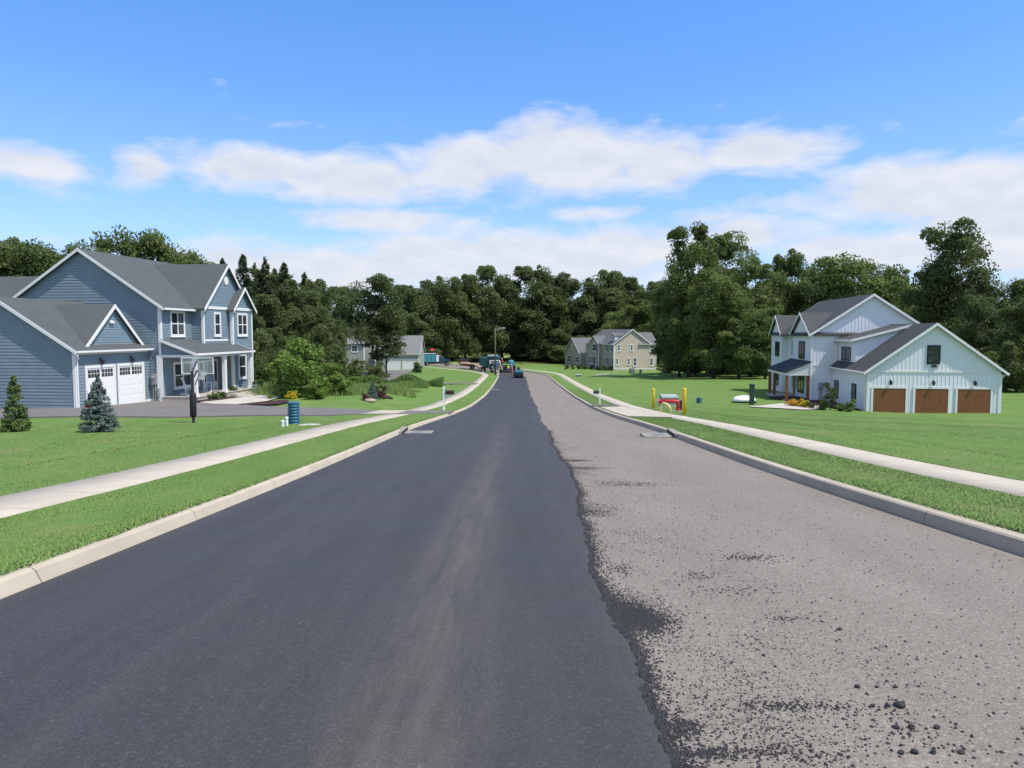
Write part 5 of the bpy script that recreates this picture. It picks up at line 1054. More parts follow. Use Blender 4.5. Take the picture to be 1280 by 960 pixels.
p = hit(790, 466.5); r = empty('air_conditioner', p, R(12), 'square gray green air conditioner unit at the gable wall of the beige house', 'air conditioner'); m = MB(); m.cbox(-.5, .5, -.45, .45, .05, .95, .03); m.build('casing', MAT['green_box'], r); g = MB(); [g.box(-.47, .47, -.462, -.4502, .12 + .08 * i, .16 + .08 * i) for i in range(10)]; g.build('grille', MAT['gray_metal'], r); g = MB(); g.lathe([(.4, .95), (.4, 1.0), (.05, 1.02)], (0, 0, 0), 20); g.build('fan_guard', MAT['dark_metal'], r)
p = hit(800.5, 466.5); m = MB(); m.cbox(-.22, .22, -.2, .2, -.05, .7, .02); m.cbox(-.25, .25, -.23, .23, .701, .75, .01); m.build('utility_box', MAT['dark_green'], None, 'narrow dark green cabinet right of the air conditioner', 'utility box', loc=p)
for px0, px1, py in ((705, 742, 461.5), (748, 766, 463.2)):
    a = hit(px0, py); b = hit(px1, py); n_ = max(3, int((b - a).length / 1.3))
    for i in range(n_): q = a.lerp(b, (i + .5) / n_); q.z = gz(q.x, q.y); shrub(q, .85, 'leaf_dark', 500, .2, 'clipped dark foundation shrub along the front of the beige house', .75, 8, 'shrub', 'shrub', 'foundation shrubs of the beige house')
# storm drains
def drain(px, py, rz, w, label, back=1):
    p = hit(px, py); u = path_u(p.x, p.y)[0]; side = 1 if u > 0 else -1; j = i_of(p.y); c = PATH[j]; nv = NRM[j]; q = c + nv * side * (HW - .45); z = float(zr(q[1]))
    r = empty('storm_drain', (q[0], q[1], z), math.atan2(-nv[0], nv[1]) if False else math.atan2(nv[1], nv[0]) + (math.pi if side < 0 else 0), label, 'storm drain')
    m = MB(); m.cbox(-.52, .42, -w * .6, w * .6, -.1, .062, .008); m.build('apron_slab', MAT['drain_concrete'], r); g = MB()
    for k in range(9): y = -w * .35 + k * w * .7 / 8; g.box(-.2, .2, y - .012, y + .012, .0625, .068)
    g.build('grate', MAT['gray_metal'], r); h = MB(); h.cbox(.43, .655, -w, w, -.05, .175, .012); ht = h.build('inlet_hood', MAT['drain_concrete'], r); k = MB(); k.box(.424, .4295, -w * .85, w * .85, .064, .16); k.build('inlet_mouth', MAT['black'], ht); return r
drain(535, 537, 0, .75, 'concrete storm drain in the left kerb before the blue house driveway'); drain(812, 540, 0, .75, 'concrete storm drain with dark mouth in the right kerb near the bollards'); drain(619, 486, 0, .6, 'distant storm drain along the far left kerb')
# street lamp
def street_lamp():
    p = Vector((-3.15, 139, 0)); p.z = gz(p.x, p.y); r = empty('street_lamp', p, 0, 'wooden pole street lamp with a short arm at the far end of the road', 'street lamp'); h = atY(622, 409.5, 139).z - p.z
    m = MB(); m.smooth = True; m.tube([(0, 0, -.3), (0, 0, h * .5), (0, 0, h)], [.17, .14, .11], 12); m.build('pole', MAT['post_wood'], r)
    a = MB(); a.smooth = True; a.tube([(0, 0, h - .45), (.6, -.05, h - .15), (1.2, -.1, h - .08)], .04, 8); a.build('arm', MAT['galv'], r); l = MB(); l.smooth = True; l.blob((1.5, -.12, h - .1), (.42, .17, .1), 12, 7); ll = l.build('lamp_head', MAT['galv'], r); g = MB(); g.smooth = True; g.blob((1.6, -.12, h - .19), (.2, .13, .07), 10, 6); g.build('lens', MAT['light_lens'], ll)
street_lamp()
# basketball hoop
def hoop():
    p = hit(242, 529); z0 = p.z; r = empty('basketball_hoop', p, R(-4), 'basketball hoop with clear backboard and black padded pole beside the blue house driveway', 'basketball hoop')
    zt = atY(240, 447.5, p.y).z - z0; zb = atY(240, 468.5, p.y).z - z0; w = 42.5 / FPX * p.y / 2; cx = (240 - 242) / FPX * p.y
    m = MB(); m.smooth = False; m.tube([(0, 0, -.2), (0, 0, zb + .15)], .065, 4); m.tube([(0, 0, zb - .2), (cx, .55, zb + .15)], .04, 4); m.tube([(0, 0, zb + .12), (cx, .55, zt - .15)], .04, 4); m.tube([(.12, 0, zb - .4), (cx + .12, .55, zb + .05)], .025, 4); m.build('pole', MAT['dark_metal'], r)
    pd = MB(); pd.smooth = True; pd.tube([(0, 0, .25), (0, 0, .3), (0, 0, 1.2), (0, 0, 1.25)], [.1, .13, .13, .1], 14); pd.build('pole_pad', MAT['black'], r)
    b = MB(); b.box(cx - w + .02, cx + w - .02, .58, .592, zb + .02, zt - .02); bb = b.build('backboard', MAT['clear_board'], r)
    f = MB(); t = .035; f.box(cx - w, cx + w, .57, .602, zt - t, zt); f.box(cx - w, cx + w, .57, .602, zb, zb + t); f.box(cx - w, cx - w + t, .571, .601, zb + t, zt - t); f.box(cx + w - t, cx + w, .571, .601, zb + t, zt - t)
    for q0, q1, y0, y1 in ((-.3, .3, .1, .125), (-.3, .3, .5, .525), (-.3, -.275, .125, .5), (.275, .3, .125, .5)): f.box(cx + q0, cx + q1, .593, .598, zb + y0, zb + y1)
    f.build('backboard_frame', MAT['white_plastic'], bb)
    h = MB(); h.smooth = True; ring = [(cx + .23 * math.cos(a), .85 + .23 * math.sin(a), zb + .1) for a in [2 * math.pi * k / 20 for k in range(21)]]; h.tube(ring, .012, 6); h.tube([(cx, .6, zb + .1), (cx, .63, zb + .1)], .05, 6); h.build('rim', MAT['dark_metal'], r)
    n = MB()
    for k in range(12):
        a = 2 * math.pi * k / 12; a2 = a + .5; n.tube([(cx + .22 * math.cos(a), .85 + .22 * math.sin(a), zb + .09), (cx + .14 * math.cos(a2), .85 + .14 * math.sin(a2), zb - .25)], .006, 4, False); n.tube([(cx + .22 * math.cos(a), .85 + .22 * math.sin(a), zb + .09), (cx + .14 * math.cos(a - .5), .85 + .14 * math.sin(a - .5), zb - .25)], .006, 4, False)
    n.build('net', MAT['white_plastic'], r)
hoop()
# porch things (stand on the blue porch deck)
BR = BLUE.rotation_euler.z
bpy.context.view_layer.update()
def rocker(x, y, rz, label):
    r = empty('rocking_chair', L2W(BLUE, (x, y, .34)), BR + rz, label, 'rocking chair', 'white rocking chairs on the blue porch'); w = MAT['white_plastic']
    m = MB(); [m.box(-.26, .26, -.24 + .08 * i, -.175 + .08 * i, .4, .42) for i in range(6)]; m.build('seat', w, r)
    m = MB(); [m.hexa([(-.24 + .075 * i, .24, .42), (-.19 + .075 * i, .24, .42), (-.19 + .075 * i, .27, .42), (-.24 + .075 * i, .27, .42), (-.24 + .075 * i, .46, 1.1), (-.19 + .075 * i, .46, 1.1), (-.19 + .075 * i, .49, 1.1), (-.24 + .075 * i, .49, 1.1)]) for i in range(7)]; m.hexa([(-.3, .44, 1.08), (.3, .44, 1.08), (.3, .5, 1.08), (-.3, .5, 1.08), (-.28, .47, 1.2), (.28, .47, 1.2), (.28, .53, 1.2), (-.28, .53, 1.2)]); m.build('backrest', w, r)
    for s in (-1, 1):
        m = MB(); m.smooth = False; m.tube([(s * .29, -.5, .1), (s * .29, -.25, .035), (s * .29, .1, .025), (s * .29, .45, .06), (s * .29, .62, .13)], .028, 6); m.build('rocker', w, r)
        m = MB(); m.tube([(s * .29, -.22, .03), (s * .29, -.22, .64)], .028, 6); m.tube([(s * .29, .24, .03), (s * .29, .3, .68)], .028, 6); m.build('leg', w, r)
        m = MB(); m.cbox(s * .29 - .05, s * .29 + .05, -.32, .34, .641, .67, .008); m.build('armrest', w, r)
    return r
rocker(8.6, -2.0, R(20), 'white rocking chair on the porch under the triple window'); rocker(11.3, -1.9, R(12), 'white rocking chair on the porch nearer the front door')
def planter(loc, h, w, mat, leafm, label, full=True):
    r = empty('planter', loc, .3, label, 'planter'); m = MB(); a, b = w * .36, w * .5; m.loft([[(-a, -a, 0), (a, -a, 0), (a, a, 0), (-a, a, 0)], [(-b, -b, h), (b, -b, h), (b, b, h), (-b, b, h)], [(-b * .86, -b * .86, h), (b * .86, -b * .86, h), (b * .86, b * .86, h), (-b * .86, b * .86, h)], [(-b * .84, -b * .84, h * .9), (b * .84, -b * .84, h * .9), (b * .84, b * .84, h * .9), (-b * .84, b * .84, h * .9)]]); m.build('pot', MAT[mat], r)
    f = link('foliage', bush_mesh(rng.randint(1, 999), w * .5, 700, .07, leafm, .7), r); f.location = (0, 0, h * .86); return r
planter(L2W(BLUE, (14.2, -3.95, -.05)), .78, .42, 'green_box', 'leaf_shrub', 'tall green planter on the ground before the porch posts'); p = hit(325.5, 491); planter(p, atY(325, 477, p.y).z - p.z, .5, 'dark_green', 'leaf_shrub', 'tall tapered dark planter at the far corner of the blue house'); planter(L2W(BLUE, (15.9, -2.85, -.05)), .4, .5, 'dark_metal', 'leaf_orange', 'low pot of reddish orange flowers at the corner of the porch')
# small toy stand by the garage corner
p = L2W(BLUE, (.25, -.6, 0)); p.z = gz(p.x, p.y) + .07; r = empty('toy_stand', p, BR, 'small red white and blue toy stand at the white corner board of the garage', 'toy'); m = MB(); m.cbox(-.17, .17, -.17, .17, 0, .16, .03); m.build('base', MAT['red_paint'], r); m = MB(); m.tube([(0, 0, .161), (0, 0, .8)], .07, 10); m.build('post', MAT['teal_truck'], r); m = MB(); m.cbox(-.16, .16, -.05, .03, .8, 1.05, .02); m.build('panel', MAT['white_plastic'], r); m = MB(); m.tube([(-.12, -.15, .84), (0, -.25, .84), (.12, -.15, .84), (.1, -.06, .84)], .03, 6); m.build('ring', MAT['red_paint'], r)

# ------------------------------------------------------------------ vehicles
def wheel(par, x, y, z, rad, w, hub='steel'):
    m = MB(); m.smooth = False; m.tube([(x - w / 2, y, z), (x - w / 2 + .03, y, z), (x + w / 2 - .03, y, z), (x + w / 2, y, z)], [rad * .9, rad, rad, rad * .9], 20); o = m.build('wheel', MAT['rubber'], par); h = MB(); s = 1 if x > 0 else -1; h.tube([(x + s * (w / 2 - .02), y, z), (x + s * (w / 2 + .015), y, z)], rad * .52, 14); h.build('hub', MAT[hub], o); return o
# local vehicle axes: +y = forward, x = right
def cab(par, y0, y1, w, zb, zt, body, hood):
    # bonnet truck cab: hood from y1 to y1+hood
    m = MB(); hw = w / 2; m.loft([[(-hw, y0, zb), (hw, y0, zb), (hw, y1, zb), (-hw, y1, zb)], [(-hw, y0, zb + 1.0), (hw, y0, zb + 1.0), (hw, y1, zb + 1.0), (-hw, y1, zb + 1.0)], [(-hw * .93, y0, zt - .1), (hw * .93, y0, zt - .1), (hw * .93, y1 - .45, zt - .1), (-hw * .93, y1 - .45, zt - .1)], [(-hw * .88, y0 + .05, zt), (hw * .88, y0 + .05, zt), (hw * .88, y1 - .6, zt), (-hw * .88, y1 - .6, zt)]])
    c = m.build('cab', MAT[body], par); g = MB(); e = .012
    g.face([(-hw * .86, y1 - .0 + e, zb + 1.05), (hw * .86, y1 + e, zb + 1.05), (hw * .82, y1 - .42 + e, zt - .16), (-hw * .82, y1 - .42 + e, zt - .16)])
    for s in (-1, 1): g.face([(s * (hw + e), y0 + .25, zb + 1.05), (s * (hw + e), y1 - .12, zb + 1.05), (s * (hw * .94 + e), y1 - .5, zt - .2), (s * (hw * .94 + e), y0 + .25, zt - .2)])
    g.build('window', MAT['glass'], c)
    h = MB(); k = hw * .72; h.loft([[(-k, y1 + .002, zb + .05), (k, y1 + .002, zb + .05), (k, y1 + .002, zb + 1.0), (-k, y1 + .002, zb + 1.0)], [(-k, y1 + hood * .8, zb + .05), (k, y1 + hood * .8, zb + .05), (k * .95, y1 + hood * .8, zb + .82), (-k * .95, y1 + hood * .8, zb + .82)], [(-k * .9, y1 + hood, zb + .1), (k * .9, y1 + hood, zb + .1), (k * .85, y1 + hood * .97, zb + .7), (-k * .85, y1 + hood * .97, zb + .7)]]); ho = h.build('hood', MAT[body], par)
    gr = MB(); [gr.box(-k * .62, k * .62, y1 + hood + .003, y1 + hood + .02, zb + .16 + .09 * i, zb + .21 + .09 * i) for i in range(6)]; gr.build('grille', MAT['steel'], ho)
    for s in (-1, 1):
        f = MB(); f.smooth = False; y = y1 + hood * .55; r_ = .62; arc = [(y + r_ * math.cos(a), zb - .15 + r_ * math.sin(a)) for a in [R(q) for q in (0, 30, 60, 90, 120, 150, 180)]]; x0, x1 = s * k * .92, s * (hw + .02); f.loft([[(x0, q, z), (x1, q, z), (x1, q, z + .05), (x0, q, z + .05)] for q, z in arc]); f.build('fender', MAT[body], par)
        l = MB(); l.cbox(s * hw * .88 - .1, s * hw * .88 + .1, y1 + hood * .9, y1 + hood * .97, zb + .25, zb + .42, .02); l.build('headlight', MAT['light_lens'], par)
        mr = MB(); mr.tube([(s * hw, y1 - .1, zb + 1.1), (s * (hw + .25), y1, zb + 1.2)], .02, 5); mr.cbox(s * (hw + .26) - .06, s * (hw + .26) + .06, y1 - .02, y1 + .03, zb + 1.0, zb + 1.45, .01); mr.build('mirror', MAT['dark_metal'], par)
    b = MB(); b.cbox(-hw, hw, y1 + hood + .03, y1 + hood + .2, zb - .35, zb - .05, .03); b.build('bumper', MAT['steel'], par); return c
def dump_truck():
    p = Vector((-3.35, 151.5, 0)); p.z = float(zr(p.y)) + .04; r = empty('dump_truck', p, R(180 + 18), 'teal dump truck with dark cab facing the camera beside the street lamp', 'truck')
    ch = MB(); ch.box(-.45, .45, -8.0, 1.2, .75, 1.0); ch.build('chassis', MAT['dark_metal'], r)
    cab(r, -1.9, -.2, 2.3, .95, 2.7, 'teal_dark', 1.45)
    b = MB(); hw = 1.25; b.loft([[(-hw * .9, -7.9, 1.15), (hw * .9, -7.9, 1.15), (hw * .9, -2.1, 1.15), (-hw * .9, -2.1, 1.15)], [(-hw, -8.0, 1.4), (hw, -8.0, 1.4), (hw, -2.1, 1.4), (-hw, -2.1, 1.4)], [(-hw, -8.2, 2.95), (hw, -8.2, 2.95), (hw, -2.1, 2.95), (-hw, -2.1, 2.95)], [(-hw * .92, -8.1, 2.95), (hw * .92, -8.1, 2.95), (hw * .92, -2.2, 2.95), (-hw * .92, -2.2, 2.95)], [(-hw * .9, -8.0, 2.0), (hw * .9, -8.0, 2.0), (hw * .9, -2.3, 2.0), (-hw * .9, -2.3, 2.0)]]); bd = b.build('dump_bed', MAT['teal_truck'], r)
    rb = MB(); [rb.box(s * (hw + .001), s * (hw + .07), -7.7 + i * .93, -7.58 + i * .93, 1.3, 2.9) for i in range(7) for s in (-1, 1)]; rb.build('rib', MAT['teal_truck'], bd)
    v = MB(); v.hexa([(-hw, -2.098, 2.55), (hw, -2.098, 2.55), (hw, -2.0, 2.55), (-hw, -2.0, 2.55), (-hw, -2.098, 3.5), (hw, -2.098, 3.5), (hw, -2.0, 3.5), (-hw, -2.0, 3.5)]); v.hexa([(-hw, -1.998, 3.4), (hw, -1.998, 3.4), (hw, -.7, 3.3), (-hw, -.7, 3.3), (-hw, -1.998, 3.5), (hw, -1.998, 3.5), (hw, -.7, 3.38), (-hw, -.7, 3.38)]); vis = v.build('cab_shield', MAT['teal_truck'], bd)
    mk = MB()   # pale painted marks on the shield, unreadable at this distance
    for i, x in enumerate((-.98, -.5, -.02, .46)):
        for z in (2.66, 3.02): mk.box(x, x + .09, -1.999, -1.985, z, z + .3); mk.box(x + .09, x + .34, -1.999, -1.985, z + .21, z + .3); mk.box(x + .22, x + .31, -1.999, -1.984, z, z + .2)
    mk.build('painted_marks', MAT['pale_teal'], vis)
    tp = MB(); tp.tube([(-1.2, -8.0, 3.05), (-1.2, -2.2, 3.1)], .05, 6); tp.tube([(1.2, -8.0, 3.05), (1.2, -2.2, 3.1)], .05, 6); tp.tube([(-1.1, -2.3, 3.55), (1.1, -2.3, 3.55)], .1, 8); tp.build('tarp_rail', MAT['galv'], bd)
    for y in (.55, -5.2, -6.5):
        for s in (-1, 1): wheel(r, s * 1.02, y, .52, .52, .34 if y > 0 else .55)
    ex = MB(); ex.tube([(1.05, -2.0, 1.0), (1.05, -2.0, 3.3)], .07, 8); ex.build('exhaust', MAT['steel'], r)
dump_truck()
def box_truck():
    p = Vector((-18.2, 188, 0)); p.z = gz(p.x, p.y); r = empty('service_truck', p, R(-78), 'teal box bodied service truck parked on the far left bend by the gray house', 'truck')
    ch = MB(); ch.box(-.45, .45, -5.6, 1.9, .6, .85); ch.build('chassis', MAT['dark_metal'], r)
    cab(r, -.5, 1.1, 2.2, .8, 2.45, 'teal_dark', 1.3)
    b = MB(); b.cbox(-1.2, 1.2, -5.7, -1.2, .86, 3.0, .05); bd = b.build('box_body', MAT['teal_truck'], r)
    d = MB(); [d.box(s * 1.201, s * 1.23, -5.5 + i * 1.05, -4.6 + i * 1.05, 1.0, 2.8) for i in range(4) for s in (-1, 1)]; d.build('locker_door', MAT['teal_light'], bd)
    t = MB(); t.cbox(-1.22, 1.22, -5.72, -1.18, 3.001, 3.08, .02); t.build('roof', MAT['pale_gray'], bd); k = MB(); k.cbox(-1.15, 1.15, -1.19, -.52, 1.0, 2.6, .04); k.build('tank', MAT['pale_gray'], r); ex = MB(); ex.tube([(-.9, -.56, 2.4), (-.9, -.56, 3.3)], .09, 8); ex.build('exhaust', MAT['steel'], r)
    for y in (1.6, -3.4, -4.5):
        for s in (-1, 1): wheel(r, s * .98, y, .48, .48, .3 if y > 0 else .5)
box_truck()
p = Vector((-21.0, 194.5, 0)); p.z = gz(p.x, p.y); r = empty('sunshade', p, 0, 'small red sunshade rising behind the teal service truck', 'sunshade'); m = MB(); m.tube([(0, 0, 0), (0, 0, 4.2)], .03, 6); m.build('pole', MAT['steel'], r); m = MB(); m.loft([[(.75 * math.cos(a), .75 * math.sin(a), 3.75) for a in [2 * math.pi * k / 8 for k in range(8)]], [(.03 * math.cos(a), .03 * math.sin(a), 4.25) for a in [2 * math.pi * k / 8 for k in range(8)]]]); m.build('canopy', MAT['red_cloth'], r)
def trailer():
    a = Vector((-5.6, 164, 0)); b = Vector((-12.0, 175.5, 0)); d = (a - b); L = d.length; r = empty('equipment_trailer', (b.x, b.y, gz(b.x, b.y)), math.atan2(d.y, d.x) - math.pi / 2, 'long brown wood decked equipment trailer with sloping tail beside the dump truck', 'trailer')
    dz = gz(a.x, a.y) - gz(b.x, b.y)
    k = MB(); k.loft([[(-1.25, y, z), (1.25, y, z), (1.25, y, z + .16), (-1.25, y, z + .16)] for y, z in ((1.6, 1.25), (2.4, 1.0), (L - 4.0, .95 + dz * .75), (L - .2, .15 + dz))]); k.build('deck', MAT['deck_wood'], r)
    f = MB(); f.box(-1.0, -.8, 1.7, L - 4, .62, .94); f.box(.8, 1.0, 1.7, L - 4, .62, .94); f.tube([(-.9, 1.7, .9), (0, -.6, .7)], .08, 6); f.tube([(.9, 1.7, .9), (0, -.6, .7)], .08, 6); f.build('frame', MAT['dark_metal'], r)
    h = MB(); h.cbox(-1.1, 1.1, .9, 1.58, .95, 2.15, .04); h.build('tool_chest', MAT['dark_metal'], r)
    for y in (L - 6.0, L - 4.9):
        for s in (-1, 1): wheel(r, s * 1.0, y, .42 + dz * .55, .42, .3)
    for s in (-1, 1): q = MB(); q.hexa([(s * .35, L - .15, .2 + dz), (s * 1.15, L - .15, .2 + dz), (s * 1.15, L - .05, .2 + dz), (s * .35, L - .05, .2 + dz), (s * .35, L + .9, .0 + dz), (s * 1.15, L + .9, .0 + dz), (s * 1.15, L + .95, .07 + dz), (s * .35, L + .95, .07 + dz)]); q.build('ramp', MAT['deck_wood'], r)
trailer()
def roller():
    p = Vector((1.12, 131, 0)); p.z = float(zr(p.y)) + .045; r = empty('road_roller', p, R(4), 'teal tandem road roller driving away on the fresh black asphalt', 'road roller')
    for y in (-1.15, 1.25):
        m = MB(); m.smooth = False; m.tube([(-.7, y, .56), (.7, y, .56)], .56, 28); dr = m.build('drum', MAT['dark_metal'], r); k = MB(); [k.cbox(s * .74 - .03, s * .74 + .03, y - .12, y + .12, .45, 1.0, .01) for s in (-1, 1)]; k.build('yoke', MAT['black'], r)
    b = MB(); b.loft([[(-.72, -1.75, .78), (.72, -1.75, .78), (.72, -.3, .78), (-.72, -.3, .78)], [(-.74, -1.8, 1.15), (.74, -1.8, 1.15), (.74, -.3, 1.15), (-.74, -.3, 1.15)], [(-.6, -1.6, 1.42), (.6, -1.6, 1.42), (.6, -.3, 1.42), (-.6, -.3, 1.42)]]); b.build('rear_body', MAT['teal_truck'], r)
    b = MB(); b.loft([[(-.72, .5, .8), (.72, .5, .8), (.72, 1.85, .8), (-.72, 1.85, .8)], [(-.72, .5, 1.3), (.72, .5, 1.3), (.72, 1.85, 1.2), (-.72, 1.85, 1.2)], [(-.6, .5, 1.4), (.6, .5, 1.4), (.6, 1.7, 1.3), (-.6, 1.7, 1.3)]]); b.build('front_body', MAT['teal_truck'], r)
    b = MB(); b.cbox(-.7, .7, -.28, .48, .6, .92, .02); b.build('platform', MAT['black'], r)
    b = MB(); b.tube([(-.66, -.45, 1.2), (-.66, -.45, 2.45), (-.55, -.45, 2.55), (.55, -.45, 2.55), (.66, -.45, 2.45), (.66, -.45, 1.2)], .04, 8); b.build('roll_bar', MAT['black'], r)
    b = MB(); b.cbox(-.3, .3, -.3, .18, 1.1, 1.22, .03); b.cbox(-.3, .3, -.34, -.24, 1.22, 1.65, .03); b.build('seat', MAT['black'], r); b = MB(); b.tube([(0, .42, .92), (0, .3, 1.5)], .03, 6); b.tube([(.16 * math.cos(a), .3 + .05 * math.sin(a), 1.5 + .15 * math.sin(a)) for a in [2 * math.pi * k / 12 for k in range(13)]], .015, 5); b.build('steering_wheel', MAT['black'], r)
    b = MB(); b.cbox(.72, .8, -.55, -.48, .95, 2.0, .01); b.build('marker_post', MAT['white_plastic'], r)
    return r
ROLL = roller()
def paver():
    p = Vector((-.55, 154, 0)); p.z = float(zr(p.y)) + .04; r = empty('asphalt_paver', p, R(10), 'teal asphalt paver working behind the crew at the end of the fresh mat', 'paver')
    b = MB(); b.cbox(-1.15, 1.15, -1.2, 1.6, .5, 1.5, .06); b.build('tractor_body', MAT['teal_dark'], r); b = MB(); b.smooth = True; b.tube([(.35, -.6, 2.0), (.35, -.55, 2.0), (.35, .75, 2.0), (.35, .8, 2.0)], [.4, .62, .62, .4], 18); b.build('tank', MAT['teal_light'], r)
    for s in (-1, 1): t = MB(); t.tube([(s * .95, -1.1, .38), (s * .95, 1.4, .38)], .36, 8); t.cbox(s * .95 - .2, s * .95 + .2, -1.3, 1.5, .02, .74, .1); t.build('crawler_track', MAT['rubber'], r); h = MB(); h.hexa([(s * .1, 1.61, .5), (s * 1.3, 1.61, .9), (s * 1.3, 3.0, .9), (s * .1, 3.0, .5), (s * .1, 1.61, .58), (s * 1.3, 1.61, 1.3), (s * 1.3, 3.0, 1.3), (s * .1, 3.0, .58)]); h.build('hopper_wing', MAT['teal_truck'], r)
    s_ = MB(); s_.cbox(-1.7, 1.7, -2.4, -1.6, .06, .5, .04); s_.build('screed', MAT['dark_metal'], r); a = MB(); [a.tube([(s * 1.2, -1.9, .5), (s * 1.22, .4, .8)], .08, 6) for s in (-1, 1)]; a.build('tow_arm', MAT['teal_truck'], r)
    d = MB(); d.box(-1.1, 1.1, -1.6, -1.21, 1.1, 1.16); d.build('platform', MAT['dark_metal'], r); c = MB(); c.tube([(-.9, -1.4, 1.16), (-.9, -1.4, 1.9)], .04, 6); c.cbox(-1.1, -.5, -1.5, -1.3, 1.9, 2.1, .02); c.build('control_console', MAT['black'], r)
    return r, p
PAV, pp = paver()

# ------------------------------------------------------------------ people
def skin_mesh(name, verts, edges, radii, sub=1):
    me = bpy.data.meshes.new(name); me.from_pydata([tuple(v) for v in verts], edges, []); o = bpy.data.objects.new(name, me); COL.objects.link(o)
    md = o.modifiers.new('skin', 'SKIN'); md.use_smooth_shade = True
    for i, rr in enumerate(radii): me.skin_vertices[0].data[i].radius = rr if isinstance(rr, tuple) else (rr, rr)
    me.skin_vertices[0].data[0].use_root = True
    sd = o.modifiers.new('sub', 'SUBSURF'); sd.levels = sub; sd.render_levels = sub
    bpy.context.view_layer.update(); out = bpy.data.meshes.new_from_object(o.evaluated_get(bpy.context.evaluated_depsgraph_get())); bpy.data.objects.remove(o); bpy.data.meshes.remove(me); return out
def person(loc, rz, label, shirt, pants, vest=None, hat='hardhat', lean=0.0, arms='down', sit=False, group=None, seat=0.0):
    """facing local +y"""
    r = empty('person', loc, rz, label, 'person', group); L = lambda x, y, z: Vector((x, y + (z - .95) * math.tan(lean) if z > .95 else y, z))
    hip = .95 if not sit else seat; J = {}
    up = hip - .95
    def T(x, y, z): q = L(x, y, z); q.z += up; return q
    V = [T(0, 0, .95), T(0, 0, 1.12), T(0, .0, 1.32), T(0, 0, 1.46), T(0, .015, 1.55), T(0, .03, 1.63), T(0, .03, 1.72)]; Rr = [(.15, .11), (.13, .1), (.16, .11), (.1, .08), .055, (.075, .095), (.06, .075)]; Eg = [(i, i + 1) for i in range(6)]
    def chain(start, pts, rad):
        k = start
        for q, rr in zip(pts, rad): V.append(q); Rr.append(rr); Eg.append((k, len(V) - 1)); k = len(V) - 1
        return k
    feet = []
    for s in (-1, 1):
        if sit: pts = [T(s * .1, .02, .92), Vector((s * .13, .42, hip + .02)), Vector((s * .14, .46, hip - .42)), Vector((s * .15, .6, hip - .47))]
        else: sp = .13 if s < 0 else .10; st = .1 * s; pts = [T(s * .1, 0, .88), Vector((s * sp, st * .6 + .03, .5)), Vector((s * sp * 1.15, st, .09)), Vector((s * sp * 1.25, st + .17, .04))]
        chain(0, pts, [.092, .066, .045, .04])
        if arms == 'down': ap = [T(s * .2, 0, 1.43), T(s * .25, .02, 1.17), T(s * .26, .12, .93), T(s * .26, .15, .86)]
        else: ap = [T(s * .2, 0, 1.43), T(s * .26, .08, 1.2), T(s * .17, .33, 1.13), T(s * .14, .41, 1.12)]
        k = chain(3, ap, [.062, .046, .034, .036]); w0 = ap[2]; dr = (ap[3] - ap[2]).normalized(); sd = Vector((1, 0, 0)) if arms != 'down' else Vector((0, 1, 0)); hand = ap[3]
        for i in range(4): o_ = sd * (.024 * (i - 1.5)); ln = (.07, .085, .08, .06)[i]; f0 = hand + o_ + dr * .03; chain(k, [f0, f0 + dr * ln * .55 + Vector((0, .008, -.005)), f0 + dr * ln + Vector((0, .025, -.02))], [.012, .010, .008])
        chain(k, [hand + sd * (-s * .05 if arms != 'down' else .045) + dr * .0, hand + sd * (-s * .065 if arms != 'down' else .06) + dr * .045], [.013, .009])
    me = skin_mesh('body', V, Eg, Rr); me.materials.append(MAT['skin']); link('body', me, r)
    hc = T(0, .03, 1.66)
    fm = MB(); fm.smooth = True; fm.blob(hc + Vector((0, .1, -.005)), (.014, .0265, .024), 8, 5); [fm.blob(hc + Vector((s * .085, 0, 0)), (.014, .028, .035), 8, 5) for s in (-1, 1)]; fm.build('nose_and_ears', MAT['skin'], r)
    ey = MB(); [ey.blob(hc + Vector((s * .033, .086, .02)), .012, 8, 5) for s in (-1, 1)]; ey.box(hc.x - .025, hc.x + .025, hc.y + .088, hc.y + .094, hc.z - .052, hc.z - .043); ey.build('eyes_and_mouth', MAT['hair'], r)
    hr = MB(); hr.smooth = True; hr.blob(hc + Vector((0, -.02, .03)), (.087, .1, .09), 12, 8); hr.build('hair', MAT['hair'], r)
    if hat: h = MB(); h.smooth = True; h.lathe([(.145, .0), (.15, .012), (.118, .03), (.115, .08), (.085, .13), (.02, .15)], hc + Vector((0, 0, .06)), 16); h.build('hard_hat', MAT[hat], r)
    # clothes: thicker skins over the same joints
    tv = V[:1] + []; idx_leg = []
    def sub(ids, rad, nm, mt):
        mp = {j: i for i, j in enumerate(ids)}; e = [(mp[a], mp[b]) for a, b in Eg if a in mp and b in mp]; m2 = skin_mesh(nm, [V[j] for j in ids], e, rad); m2.materials.append(MAT[mt]); link(nm, m2, r)
    na = 7; per = 4 + 4 + 12 + 2   # joints added for each side: leg, arm, fingers, thumb
    l0, l1 = na, na + per; lids = [0, l0, l0 + 1, l0 + 2, l1, l1 + 1, l1 + 2]; sub(lids, [(.165, .125), .108, .083, .062, .108, .083, .062], 'trousers', pants)
    a0, a1 = l0 + 4, l1 + 4; sub([0, 1, 2, 3, a0, a0 + 1, a1, a1 + 1], [(.155, .118), (.145, .115), (.175, .125), (.112, .09), .076, .06, .076, .06], 'shirt', shirt)
    if vest: sub([0, 1, 2, 3], [(.172, .135), (.162, .132), (.192, .142), (.10, .10)], 'vest', vest)
